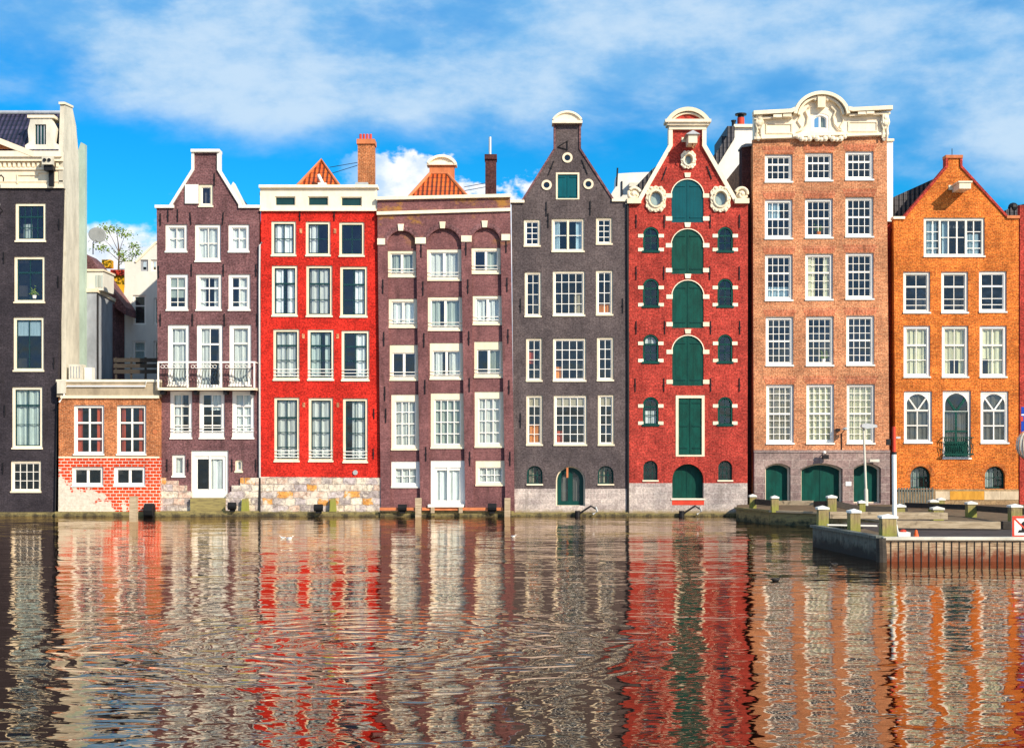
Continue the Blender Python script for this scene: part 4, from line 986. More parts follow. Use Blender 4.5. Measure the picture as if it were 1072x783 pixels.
for xa, xb in ((673.5,688.5),(752,766.5)):
    H.window((xa,482,xb,503), cols=3, hs=(.33,.66), cas=.03, mc='darkgreen', ms='darkgreen', rise='round', rec=.15, sill=False, bar=.025); H.part(box_px((xa-1,502.4,xb+1,504), -.05, .14), 'sill', M['trim'])
ov = ((686.4,208.7,.31,.37),(754,208.7,.31,.37),(720.4,167.8,.2,.26))
def oval(cx_, cy_, rx, rz, n=20, lob=0, amp=0, ph=0):
    c0 = P(cx_, cy_); return [(c0[0]+rx*(1+amp*math.cos(lob*t_*2*math.pi/n+ph))*math.cos(t_*2*math.pi/n), c0[1]+rz*(1+amp*math.cos(lob*t_*2*math.pi/n+ph))*math.sin(t_*2*math.pi/n)) for t_ in range(n)]
for a_ in ov: H.holes.append(oval(*a_[:2], a_[2]+.03, a_[3]+.03))
split_wall(H, [(658,505.6),(782.5,505.6),(783,211),(772,211),(771,210),(737.8,152),(737.5,131),(701,131),(701,152),(668,210),(667,211),(658.5,211)], 'crimson', 505.6, [(657.8,546),(782.4,546)], 'stone')
H.shell(659, 782, 226, M['crimson'])
gable_roof(H, [(660,224),(781,224),(768,216),(738,164),(720,146),(701,164),(671,216)], .36, 9)
m = MB().ribbon(ac([(668.6,211),(701.8,153),(701.8,129)]), .21, -.14, .42).ribbon(ac([(737.0,129),(737.0,153),(770.2,211)]), .21, -.14, .42)
H.part(m, 'gable_coping', M['trim'])
for x0_, x1_ in ((656.2,670.8),(768.6,783.6)): H.part(box_px((x0_,208.5,x1_,213.8), -.24, .42), 'shoulder_stone', M['trim'])
# scroll ornaments
for cx_, sg in ((663,1),(777,-1)):
    c0 = P(cx_, 203.5); m = MB(); pts = []
    for k in range(26): t_ = k/25*2.6*math.pi; r_ = .36*(1-k/30); pts.append((c0[0]+sg*r_*math.cos(t_+.3), -.1, c0[1]+r_*math.sin(t_+.3)))
    m.tube(pts, .085, 7); m.ball((c0[0],-.08,c0[1]), .14); m.slab(oval(cx_, 203.5, .3, .3, 16), [], -.04, .25)
    H.part(m, 'scroll', M['trim'], smooth=False)
def squarish(cx_, cy_, w_, h_, n=48, lob=0, amp=0):
    c0 = P(cx_, cy_); o_ = []
    for k in range(n):
        t_ = 2*math.pi*k/n; c, s_ = math.cos(t_), math.sin(t_); q = (abs(c)**3.4+abs(s_)**3.4)**(-1/3.4)*(1+amp*math.cos(lob*t_)); o_.append((c0[0]+w_*q*c, c0[1]+h_*q*s_))
    return o_
def cartouche(a_, w_, h_, nb=14):
    cx_, cy_, rx, rz = a_; c0 = P(cx_, cy_)
    m = MB().slab(squarish(cx_, cy_, w_*.93, h_*.95, 48, 12, .05), [oval(cx_, cy_, rx, rz, 24)], -.10, .0)
    ring = oval(cx_, cy_, rx+.06, rz+.06, 24); m.tube([(x, -.13, z) for x, z in ring]+[(ring[0][0], -.13, ring[0][1])], .05, 7, caps=False)
    for k, (x, z) in enumerate(squarish(cx_, cy_, w_*.80, h_*.84, 18)):
        m.ball((x, -.10, z), .05+.035*(k % 3 == 0), 8, 5, (1,.7,1))
    f = H.part(m, 'cartouche', M['trim'])
    H.part(MB().face([(x, .04, z) for x, z in oval(cx_, cy_, rx+.02, rz+.02)]), 'pane', M['glass'], f)
    H.part(MB().slab(oval(cx_, cy_, rx+.02, rz+.02), [oval(cx_, cy_, rx-.04, rz-.04)], .0, .035), 'window_ring', M['ctan'], f)
    H.part(MB().slab(oval(cx_, cy_, rx+.02, rz+.02), [], .10, .12), 'blind', M['cgrey'], f)
cartouche(ov[0], .56, .70); cartouche(ov[1], .56, .70); cartouche(ov[2], .42, .48, 12)
# neck cap
X0,X1_,Z0,Z1 = pr((696,115,743,128)); 
cp = H.part(MB().slab(arch(X0+.2,X1_-.2,Z0,Z1-.18,.5), [], -.16, .4), 'pediment', M['crimson'])
H.part(MB().ribbon(arch(X0+.08,X1_-.08,Z0,Z1-.05,.70)[2:], .2, -.38, .45).ribbon(arch(X0+.24,X1_-.24,Z0,Z1-.24,.55)[2:], .09, -.26, -.1), 'pediment_moulding', M['trim'], cp)
H.part(MB().box(X0-.02,X1_+.02,-.42,.45,Z0-.09,Z0+.06).box(X0+.08,X1_-.08,-.3,.45,Z0-.22,Z0-.092).box(X0+.2,X1_-.2,-.17,.43,Z0-.42,Z0-.222), 'pediment_moulding', M['trim'], cp)
# hoist beam
hz_ = P(0,150)[1]; hx = P(722.5,150)[0]
hb = H.part(MB().box(hx-.22, hx+.24, -1.0, .0, hz_-.22, hz_+.22), 'hoist_beam', M['trim'])
m = MB(); m.face([(hx-.36,-1.1,hz_+.22),(hx+.38,-1.1,hz_+.22),(hx,-1.1,hz_+.42)]).face([(hx-.36,-1.1,hz_+.22),(hx,-1.1,hz_+.42),(hx,0,hz_+.42),(hx-.36,0,hz_+.22)]).face([(hx+.38,-1.1,hz_+.22),(hx+.38,0,hz_+.22),(hx,0,hz_+.42),(hx,-1.1,hz_+.42)]).face([(hx-.36,-1.1,hz_+.22),(hx-.36,0,hz_+.22),(hx+.38,0,hz_+.22),(hx+.38,-1.1,hz_+.22)])
H.part(m, 'hoist_roof', M['steel'], hb); H.part(box_px((713.5,144,718,149), -.03, 0), 'stone_block', M['trim'])
H.part(MB().tube([(hx,-.85,hz_-.2),(hx,-.85,hz_-.42),(hx+.08,-.85,hz_-.48)], .03), 'hoist_hook', M['tan'], hb)
H.anchors([(698,182,-5),(740,181,5),(666,232),(695.5,232),(743.5,232),(774,232),(666,286),(695,286),(743,286),(774,286),(666,343),(696,343),(744,343),(774.5,343),(665,403),(695,403),(744,403),(774,403)], 14)

# buildings seen between the gables
T = thing('white_building', (P(772,215,12)[0], 12, .6), 'white building with dark roof and round red flue behind the crimson warehouse', 'building')
sub(T, MB().slab(ac([(735,260),(806,260),(806,133),(768.5,133),(768.5,146),(735,200)],12), [], 12, 18), 'wall', M['white'])
sub(T, MB().ribbon(ac([(733,203),(754,168),(768.5,145),(768.5,133)],12), .45, 11.8, 17, side=1), 'roof', M['darktile'])
sub(T, box_px((756,142,768,168),12.2,15,12), 'roof_box', M['darktile']); sub(T, box_px((768,131,806,134),11.8,18,12), 'coping', M['trim'])
p = P(775.5,133,13); m = MB().lathe([(.22,0),(.22,.55)], (p[0],13,p[1])); sub(T, m, 'flue', M['redpaint'], smooth=True)
sub(T, MB().lathe([(0,.86),(.36,.80),(.36,.72),(0,.72)], (p[0],13,p[1])).lathe([(.2,.55),(.17,.8)], (p[0],13,p[1])), 'flue_cap', M['black'])
p = P(768,133,13); sub(T, MB().lathe([(.12,-.2),(.12,.3),(.16,.32),(.16,.4),(0,.42)], (p[0],13,p[1])), 'flue', M['black'])
T = thing('chimney_stack', (P(655,215,11)[0], 11, .6), 'white stepped chimney wall behind the gap left of the crimson warehouse', 'chimney')
sub(T, MB().slab(ac([(636,260),(690,260),(690,180),(660,181),(646,182),(645,195),(640,203),(636,212)],11), [], 11, 13), 'wall', M['white'])
sub(T, box_px((658,193,668,197),10.5,11,11), 'coping', M['cream']); sub(T, MB().tube([(P(651,0,11)[0],10.95,P(0,205,11)[1]),(P(651,0,11)[0],10.95,P(0,190,11)[1])], .04), 'rod', M['black']); sub(T, MB().tube([(P(645.5,0,11)[0],11,P(0,195,11)[1]),(P(646.5,0,11)[0],11,P(0,176,11)[1])], .05), 'rod', M['black'])
T = thing('dark_roof_slope', (P(668,210,6)[0], 6, .6), 'dark slate roof slope glimpsed left of the crimson gable', 'roof')
sub(T, MB().slab(ac([(656,232),(690,232),(690,172),(682,178),(664,197),(656,212)],6), [], 6, 8), 'roof', M['darktile'])

# ================================================================ HOUSE 7 salmon brick
H = House('salmon brick canal house with ornate cream cornice and round topped centre', 860)
cols7 = [(800.7,829.8),(842.8,872),(885,914.6)]
tops = [[(161.6,191),(160,189.7),(158.4,188.7)],[(208.8,250.3),(207.9,249.4),(206.3,248.4)],[(266.3,314.8),(265.7,314.2),(264.7,313.5)],[(331.6,383),(331,383),(330.4,382.6)],[(402.4,464.5),(402,464.5),(402,464.5)]]
for i, row in enumerate(tops):
    for j, (ya, yb) in enumerate(row):
        sh = [0,0,.2,.9,1.4][i]; xa, xb = cols7[j][0]+sh, cols7[j][1]+sh
        nr = [3,4,5,6,8][i]; hs_ = tuple(k/nr for k in range(1, nr)); tk = (hs_[nr//2-1] if i else hs_[0],)
        cu = None; cmn = 'ccream'
        if i == 4: cu = [[(.0,.2,0,1),(.3,.5,0,1),(.55,1,0,1)],FULL,FULL][j]
        if (i, j) == (2, 1): cu = [(0,.35,0,1),(.75,1,0,1)]
        if (i, j) == (2, 0): cu = [(0,1,.75,1)]; cmn = 'cblue'
        if (i, j) == (1, 0): cu = [(0,.6,0,.5)]; cmn = 'cblue'
        H.window((xa,ya,xb,yb), cols=4, hs=hs_, thick=tk, cas=.13, mc='white', curt=cu, cm=cmn if j else ('ctan' if i == 4 else cmn), bar=.032, rec=.11, bot=.16)
shutter(H, (801,485,827.5,526.6), 'green', .22, False, .38, .09, hinge=(), name='garage_door')
shutter(H, (838.5,485,882,526.6), 'green', .28, True, .38, .09, hinge=(), name='garage_door')
shutter(H, (893.4,485,922,526.6), 'green', .25, False, .38, .09, hinge=(), name='garage_door')
split_wall(H, [(789.2,472),(931,472),(929,250),(928.5,142),(788.2,146)], 'salmon', 472, [(789.6,545),(931.5,545)], 'stonepink', -.03)
H.shell(789.5, 929.5, 152, M['salmon'])
H.part(MB().box(*[P(q,0)[0] for q in (789,931.5)], -.08, -.0, P(0,473.5)[1], P(0,471)[1]), 'string_course', M['stonepink'])
for i, row in enumerate(tops):
    for j, (ya, yb) in enumerate(row):
        sh = [0,0,.2,.9,1.4][i]; xa, xb = cols7[j][0]+sh, cols7[j][1]+sh
        H.part(MB().slab(ac([(xa-.5,ya-.6),(xb+.5,ya-.6),(xb+3.5,ya-8),(xa-3.5,ya-8)]), [], -.008, .02), 'flat_arch', M['lintelbrick'])
# ornate cornice
X0,X1_,Z0,Z1 = pr((789,146,929.3,120)); c0 = P(858,0)[0]; zc = P(0,124)[1]; rO = 1.36; 
arcp = [(c0+rO*math.cos(t_), zc+(rO)*.88*math.sin(t_)) for t_ in [math.pi*(1-k/24) for k in range(25)]]
zsh = P(0,119)[1]
hwin = rect(*pr((848.6,119.5,867,137.7)))
face = [(X0,P(0,147)[1]),(X1_,P(0,143)[1]),(X1_,zsh+.05),(c0+rO,zsh)]+arcp[::-1][1:-1]+[(c0-rO,zsh-.05),(X0,zsh-.1)]
H.holes = []
H.window((848.6,119.5,867,137.7), cols=2, hs=(), cas=.12, mc='white', bar=.1, curt=[(.55,1,0,1)], cm='cgrey', rise=.15, rec=-.12, sill=True, Y=0)
hw = [arch(*pr((848.6,119.5,867,137.7)), .15)]
co = H.part(MB().slab(face, hw, -.14, .36), 'cornice', M['trim'])
mo = MB()
mo.ribbon([(X0-.1,P(0,121)[1]),(c0-rO-.25,P(0,119)[1]),(c0-rO-.02,P(0,117)[1])], .20, -.60, -.10)
mo.ribbon([(c0+rO+.02,P(0,116.5)[1]),(c0+rO+.25,P(0,117.5)[1]),(X1_+.1,P(0,115.5)[1])], .20, -.60, -.10)
arc2 = [(c0+(rO+.02)*math.cos(t_), zc+(rO+.0)*.88*math.sin(t_)) for t_ in [math.pi*(.97-k*.94/24) for k in range(25)]]
mo.ribbon(arc2, .17, -.58, .3); arc3 = [(c0+(rO-.2)*math.cos(t_), zc+(rO-.2)*.88*math.sin(t_)) for t_ in [math.pi*(.97-k*.94/24) for k in range(25)]]
mo.ribbon(arc3, .12, -.40, -.13)
mo.ribbon([(X0-.03,P(0,126)[1]),(c0-rO-.1,P(0,124)[1])], .10, -.40, -.139); mo.ribbon([(c0+rO+.1,P(0,122.5)[1]),(X1_+.03,P(0,120.5)[1])], .10, -.40, -.139)
H.part(mo, 'cornice_moulding', M['trim'], co)
mo = MB()
mo.ribbon([(X0,P(0,145.5)[1]),(P(830,0)[0],P(0,144)[1])], .13, -.24, -.139); mo.ribbon([(P(829,0)[0],P(0,143)[1]),(P(886,0)[0],P(0,141)[1])], .16, -.30, -.139); mo.ribbon([(P(884,0)[0],P(0,142.5)[1]),(X1_,P(0,141)[1])], .13, -.24, -.139)
H.part(mo, 'cornice_moulding', M['trim'], co)
for xa, xb, ya, yb in ((801,829,130,141),(887,918,128,139)):
    a_, b_, z0, z1 = pr((xa,ya,xb,yb)); H.part(MB().slab(rect(a_,b_,z0,z1), [rect(a_+.07,b_-.07,z0+.07,z1-.07)], -.19, -.139), 'panel', M['trim'], co)
for x_ in (793.5,925):
    c_ = P(x_,0)[0]; m = MB().box(c_-.16,c_+.16,-.42,-.141,P(0,131)[1],P(0,122)[1])
    for k, (zz, rr2, dd) in enumerate(((125,.17,-.46),(130,.19,-.42),(134.5,.14,-.34),(138.5,.11,-.28),(143,.13,-.24),(146.5,.10,-.2))): m.ball((c_,dd+.12,P(0,zz)[1]), rr2, 10, 6, (1,.8,1.1))
    for sgn in (-1,1): m.tube([(c_+sgn*.13,-.3,P(0,123)[1]),(c_+sgn*.2,-.34,P(0,130)[1]),(c_+sgn*.09,-.28,P(0,137)[1]),(c_+sgn*.13,-.22,P(0,146)[1])], .045, 6)
    H.part(m, 'scroll_bracket', M['trim'], co)
for x_, y_ in ((812,122.5),(822,122),(900,119.5),(908,119)): c_ = P(x_,0)[0]; H.part(MB().box(c_-.22,c_+.22,-.54,-.141,P(0,y_+3)[1],P(0,y_)[1]), 'corbel', M['trim'], co)
m = MB()   # garland below the window
for k in range(13):
    t_ = k/12; x_ = P(834+t_*49,0)[0]; z_ = P(0,144.5+2.8*abs(math.sin(t_*3*math.pi)))[1]; m.ball((x_,-.22,z_), .13+.03*(k % 2), 8, 5)
H.part(m, 'garland', M['trim'], co)
m = MB(); cz_ = P(0,108)[1]    # shell and side leaves round the window
m.box(c0-.2,c0+.2,-.5,-.141,P(0,115)[1],P(0,104)[1]); 
for k in range(7): t_ = math.pi*(k+.5)/7; m.ball((c0+.32*math.cos(t_),-.32,P(0,107)[1]+.2*math.sin(t_)), .11, 8, 5)
for sgn in (-1,1):
    pts = [(c0+sgn*x_,-.22,P(0,y_)[1]) for x_,y_ in ((.55,113),(.78,118),(.66,124),(.72,131),(.95,137),(1.25,139.5))]; m.tube(pts, .06, 7, .035)
    pts = [(c0+sgn*x_,-.2,P(0,y_)[1]) for x_,y_ in ((1.05,122),(1.2,128),(1.0,134),(1.15,138))]; m.tube(pts, .04, 7, .03)
H.part(m, 'shell_ornament', M['trim'], co)
H.anchors([], 12)
m = MB(); p = P(863,478); m.box(p[0]-.18,p[0]+.12,-.5,-.2,p[1]-.12,p[1]+.1).tube([(p[0]-.05,-.03,p[1]+.2),(p[0]-.05,-.35,p[1]+.15),(p[0]-.05,-.35,p[1])], .03)
T = thing('security_camera', (p[0], -.3, p[1]), 'small dark security camera above the middle green garage door', 'camera'); sub(T, m, 'housing', M['black']); sub(T, MB().ball((p[0]-.1,-.45,p[1]+.22), .09), 'lamp', M['white'])
T = thing('wall_lamp', (P(881,452)[0], -.3, P(881,452)[1]), 'pale domed wall lamp beside the cream blinds of the salmon house', 'lamp')
p = P(883,449.5); sub(T, MB().lathe([(0,.12),(.12,.1),(.22,0),(.2,-.03),(0,-.03)], (p[0],-.55,p[1])), 'lamp_shade', M['steel'], smooth=True); sub(T, MB().tube([(p[0]-.1,-.02,P(0,472)[1]),(p[0]-.1,-.04,p[1]-.2),(p[0]-.05,-.5,p[1]-.02)], .025), 'arm', M['black']); sub(T, MB().box(p[0]-.4,p[0]-.22,-.2,-.01,p[1]-.1,p[1]+.05), 'junction_box', M['black'])
T = thing('flood_lamp', (P(914,482)[0], -.3, P(914,482)[1]), 'small cream lamp above the right green garage door', 'lamp')
p = P(914,482); sub(T, MB().box(p[0]-.3,p[0]+.2,-.5,-.25,p[1]-.07,p[1]+.07), 'housing', M['cream']); sub(T, MB().box(p[0]-.04,p[0]+.04,-.3,-.03,p[1]-.05,p[1]+.02), 'bracket', M['black'])
T = thing('notice_plate', (P(887.5,506)[0], -.05, P(887.5,506)[1]), 'small blank white plate on stone between two green garage doors', 'sign')
sub(T, box_px((885,504,891,508.5), -.06, -.032), 'plate', M['white'])
# white party wall behind right of the salmon house
T = thing('party_wall', (P(932,230,.8)[0], .8, 12), 'tall white rendered wall strip rising behind the salmon house corner', 'wall')
sub(T, box_px((926,148,934.8,232), .8, 8, .8), 'wall', M['white']); sub(T, box_px((925.5,145.8,935.6,148.2), .7, 8.1, .8), 'coping', M['trim']); sub(T, box_px((926,232,934.8,545), 1.0, 1.4, .8), 'wall', M['crimson'])
T = thing('party_wall', (P(786,175,.8)[0], .8, 12), 'brick party wall coloured dark for the shaded gap between crimson and salmon houses', 'wall')
sub(T, box_px((777.5,152,790,545), 1.0, 1.9, .8), 'wall', M['brickdark']); sub(T, MB().slab(ac([(776.5,154),(790,152),(790,150),(781,150),(776.5,152)],.8), [], .9, 2.0), 'coping', M['greywall'])  # very dark brick carries the shade of the gap in its colour

# ================================================================ HOUSE 8 orange brick
H = House('orange brick canal house with pointed gable and green balcony window', 1000)
H.window((967,228,1031,268.8), cols=1, hs=(), cas=.14, mc='white', sash=.02, midcas=(.25,.72), rec=.08, curt=[(.02,.2,0,1),(.3,.42,0,1),(.76,.98,.4,1)], cm='cblue')
X0,X1_,Z0,Z1 = pr((967,228,1031,268.8))
W3 = H.root.children[0]
m = MB()
iw = X1_-X0-.28
for q0, q1, nv, hz2 in ((0,.25,1,(.33,.6,.82)),(.25,.72,2,(.5,)),(.72,1,1,(.33,.6,.82))):
    a_ = X0+.14+iw*q0; b_ = X0+.14+iw*q1
    for k in range(1, nv+1): x_ = a_+(b_-a_)*k/(nv+1); m.box(x_-.03-(.02 if nv > 1 and k == 2 else 0), x_+.03, .12, .155, Z0+.14, Z1-.14)
    for h_ in hz2: z_ = Z1-.14-(Z1-Z0-.28)*h_; m.box(a_+.05, b_-.05, .125, .15, z_-.02, z_+.02)
H.part(m, 'glazing_bars', M['white'])
for r in ((945.6,284.5,974,327.7),(985.4,284.5,1013.7,327.7),(1025,284,1054,327)): H.window(r, cols=2, hs=(.34,.68,.85), thick=(.34,), cas=.13, mc='white', rec=.09)
for j, r in enumerate(((946,341,974,395),(986,341,1014,395),(1025.6,341,1054,395))): H.window(r, cols=2, hs=(.36,.68), thick=(.36,), cas=.14, mc='white', rec=.09, curt=[FULL,[(0,1,0,.68),(0,.3,.68,1),(.75,1,.68,1)],[(.33,1,0,1),(0,.33,0,.66)]][j], cm='ccream')
for j, r in enumerate(((946.4,409.5,975.8,463.6),(1026.6,409.5,1056,464))): H.window(r, cols=2, hs=(.36,.68), thick=(.36,), cas=.13, mc='white', fan='rectcase', rec=.09, curt=FULL, cm='darksheet', bar=.06)  # bare windows: a dark sheet imitates the dim room
H.window((987,409,1016.5,480), cols=2, hs=(.29,.6), thick=(.29,), cas=.12, mc='white', ms='green', fan='rectcase', rec=.09, bot=.1, curt=[(0,1,.3,1)], cm='darksheet', bar=.09, name='balcony_door')
for xa, xb in ((953,974),(1031,1052)):
    H.window((xa,488,xb,511.5), cols=4, hs=(.5,), cas=.03, mc='darkgreen', ms='darkgreen', rise='round', rec=.18, sill=False, bar=.02, curt=[(0,.5,.1,1)], cm='cgrey')
    X0,X1_,Z0,Z1 = pr((xa-2.5,485.5,xb+2.5,511)); H.part(MB().ribbon(arch(X0,X1_,Z0,Z1)[2:], .2, -.012, .03), 'brick_arch', M['orange2'])
split_wall(H, [(937.6,512),(1066,512),(1066.5,228.5),(1055,228.5),(1005.5,174),(1005.5,166),(991.5,166),(991.5,174),(946,228.5),(935.5,228.5),(936,300)], 'orange', 512, [(937.8,545),(1066,545)], 'plinth', -.03)
H.shell(938, 1065.5, 240, M['orange'])
gable_roof(H, [(938,238),(1065,238),(1053,228),(998.5,178),(948,228)], .36, 9)
H.part(MB().ribbon(ac([(946,228),(991,174.5),(991,165)]), .12, -.07, .42).ribbon(ac([(1006,165),(1006,174.5),(1055,228)]), .12, -.07, .42), 'gable_edge', M['crimson'])
H.part(box_px((989.5,162.8,1007.5,166), -.1, .45), 'gable_cap', M['pink'])
H.part(box_px((934.8,227,947,229.6), -.1, .42), 'shoulder_stone', M['trim']); H.part(box_px((1053.5,226,1067,229), -.1, .42), 'shoulder_stone', M['pink'])
H.part(MB().tube([(P(998,0)[0],.2,P(0,163)[1]),(P(998,0)[0],.2,P(0,155)[1])], .02, 5), 'lightning_rod', M['black'])
hx, hz_ = P(1003,198.5); H.part(MB().box(hx-.30, hx+.30, -1.1, 0, hz_-.17, hz_+.14).box(hx-.36, hx+.36, -1.15, 0, hz_+.142, hz_+.22), 'hoist_beam', M['trim']); H.part(box_px((993,194,1000,199), -.03, 0), 'stone_block', M['trim'])
# balcony railing
H.part(box_px((989.5,462,1014,478), .13, .135), 'door_panel', M['green'])
a_, b_, z0, z1 = pr((986,457.5,1017.5,475.5)); m = MB().box(a_,b_,-.32,-.28,z1-.05,z1).box(a_,b_,-.32,-.28,z0,z0+.04)
k = a_+.05
while k < b_: m.tube([(k,-.3,z0),(k+.06,-.3,(z0+z1)/2-.15),(k-.04,-.3,(z0+z1)/2+.15),(k,-.3,z1)], .02, 5); k += .11
for k in range(6): x_ = a_+.13+k*(b_-a_-.26)/5; m.tube([(x_+.1*math.cos(t_*math.pi/4),-.305,(z0+z1)/2+.12*math.sin(t_*math.pi/4)) for t_ in range(9)], .02, 5, caps=False)
m.box(a_,a_+.04,-.3,0,z1-.05,z1).box(b_-.04,b_,-.3,0,z1-.05,z1).box(a_,b_,-.32,0,z0-.04,z0)
H.part(m, 'balcony_railing', M['green'])
for x0_, x1_, mt_ in ((979,994,'sandblock'),(994.2,1030,'ochre'),(1030.2,1047,'sandblock'),(1047.2,1066,'sandblock')):
    H.part(box_px((x0_,514,x1_,523), -.05, -.031), 'stone_block', M[mt_])
# dark slope left of the gable
T = thing('dark_roof_slope', (P(960,230,1.6)[0], 1.6, 12), 'black tiled roof slope behind the orange gable, left side', 'roof')
sub(T, MB().slab(ac([(934.8,240),(1000,240),(998,178),(984,184.5),(936.5,206)],1.6), [], 1.6, 7), 'roof', M['darktile'])
# next house at the right edge
H = House('dark red brick house cut off by the right edge beyond the orange house', 1100)
for y_ in (260,330,400): H.window((1076,y_,1100,y_+45), cols=2, hs=(.5,), mc='white')
H.wall([(1067.5,545),(1180,545),(1180,215),(1067.8,215)], M['crimson']); H.shell(1068,1180,225,M['brickdark'])
gable_roof(H, [(1046,240),(1150,240),(1150,196),(1078,208),(1046,224)], 2.0, 9); H.part(MB().ball((P(1062,0,2)[0],2.2,P(0,217,2)[1]), .28), 'roof_vent', M['black'])

# ================================================================ waterside
def strip(x0, x1, y0, y1, Y0, Y1, name, mat, label=None): 
    o = box_px((x0,y0,x1,y1), Y0, Y1).build(name, mat); return tag(o, kind='structure')
for i, (x0_, x1_, yt, Yf) in enumerate(((-140,61,536,-.3),(61,166,535,-.55),(166,272,534.5,-.6),(272,399,535.5,-.5),(399,538,534.5,-.6),(538,657,536,-.4),(657,770,537,-.4))):
    a_, b_ = P(x0_,0)[0], P(x1_,0)[0]; z_ = P(0,yt)[1]
    tag(MB().box(a_+.005, b_-.005, Yf, -.16 if i else -.01, -.6, z_).build('quay_ledge', M['moss']), kind='structure')
FN = [((242,525,250,533),'in front of the purple brown house beside the drainpipe'),((331,527,340,534.5),'in front of the rubble base of the red house'),((418,527,427,534.5),'left of the post before the maroon house'),((511,526,520,534.5),'left of the tall post before the maroon house'),((156,526,165,541),'at the corner of annex and purple brown house')]
for r, tx in FN:
    T = thing('rubber_fender', (P(r[0],0)[0], -.8, P(0,r[3])[1]), 'black rubber fender '+tx, 'fender', 'rubber fenders along the ledge')
    X0,X1_,Z0,Z1 = pr(r); m = MB().tube([(X0,-.75,(Z0+Z1)/2),(X1_,-.75,(Z0+Z1)/2)], (Z1-Z0)/2, 10).box(X0+.08,X1_-.08,-.78,-.5,Z0-.1,Z0+.05); m.build('body', M['rubber']).parent = T; T.children[0].matrix_parent_inverse = Matrix.Translation(-T.location)
ST = [((254,521,262,535),'mossy yellow stone stub before the rubble beside the drainpipe'),((346,521,353,535),'mossy yellow stone stub before the red house base')]
for r, tx in ST:
    X0,X1_,Z0,Z1 = pr(r); T = thing('stone_stub', (X0, -.3, Z0), tx, 'stone', 'stone stubs on the ledge'); m = MB().slab([(X0,Z0),(X1_,Z0),(X1_-.06,Z1),(X0+.04,Z1-.05)], [], -.4, -.15); sub(T, m, 'stone', M['postwood'])
# timber posts at the houses
def post(px, ytop, ybase_z, Y, w_, label, cap=True, group='mooring posts', hgt=None, name='mooring_post', mat='postwood'):
    X = P(px, 0, Y)[0]; zt = P(0, ytop, Y)[1]; T = thing(name, (X, Y, ybase_z), label, 'post', group); h = w_/2
    rnd = random.Random(int(px)); j = [rnd.uniform(-.02,.02) for _ in range(8)]
    m = MB(); b0_ = [(X-h,Y-h),(X+h,Y-h),(X+h,Y+h),(X-h,Y+h)]
    B = [(x, y, ybase_z) for x, y in b0_]; Tt = [(x+j[k], y+j[k+4], zt-.06) for k, (x, y) in enumerate(b0_)]
    for k in range(4): k2 = (k+1) % 4; m.face([B[k],B[k2],Tt[k2],Tt[k]])
    m.face(Tt)
    sub(T, m, 'shaft', M[mat])
    if cap:
        c_ = MB().box(X-h-.03, X+h+.03, Y-h-.03, Y+h+.03, zt-.07, zt+.0); c_.face([(X-h-.03,Y-h-.03,zt),(X+h+.03,Y-h-.03,zt),(X,Y,zt+.07)]).face([(X+h+.03,Y-h-.03,zt),(X+h+.03,Y+h+.03,zt),(X,Y,zt+.07)]).face([(X+h+.03,Y+h+.03,zt),(X-h-.03,Y+h+.03,zt),(X,Y,zt+.07)]).face([(X-h-.03,Y+h+.03,zt),(X-h-.03,Y-h-.03,zt),(X,Y,zt+.07)])
        sub(T, c_, 'cap', M['palewall'])
    return T
post(140, 518, -.5, -5.2, .34, 'pale leaning timber pile standing in water before the annex', False, name='timber_pile', mat='wood')
post(438, 520, -.1, -.75, .3, 'squat timber post left of the white double doors', False, mat='wood'); post(531, 520, -.6, -.85, .3, 'timber post reaching into the water right of the maroon house', False, mat='wood')
T = thing('timber_walkway', (P(467,536)[0], -.8, .1), 'rusty brown timber beam and small landing below white double doors', 'walkway')
sub(T, box_px((399,530.5,436,533.5), -.8, -.65), 'beam', M['pink']); sub(T, box_px((443,530.5,527,533.5), -.8, -.65), 'beam', M['pink'])
sub(T, box_px((449,527.5,486,530), -.9, -.21), 'landing', M['white']); sub(T, box_px((452,530,456,536), -.88, -.8), 'leg', M['wood']); sub(T, box_px((481,530,485,536), -.88, -.8), 'leg', M['wood'])
for i, (x_, tx) in enumerate(((604,'black iron davit arm on the ledge of the charcoal house'),(712,'black iron davit arm on the ledge of the crimson warehouse'))):
    T = thing('davit', (P(x_,540)[0], -.5, .05), tx, 'davit', 'iron davits on the ledge')
    a_ = P(x_,538); b_ = P(x_+14,529); c_ = P(x_+19,530)
    sub(T, MB().tube([(a_[0],-.6,a_[1]),(b_[0],-.6,b_[1]),(c_[0],-.6,c_[1]-.1)], .05), 'arm', M['black']); sub(T, MB().tube([(a_[0],-.6,a_[1]-.15),(a_[0],-.6,a_[1]+.2)], .14, 10), 'base', M['black'])
    sub(T, MB().tube([(c_[0],-.6,c_[1]),(c_[0]+.08,-.6,c_[1]-.22),(c_[0]-.15,-.6,c_[1]-.38)], .055), 'hook', M['steel'])

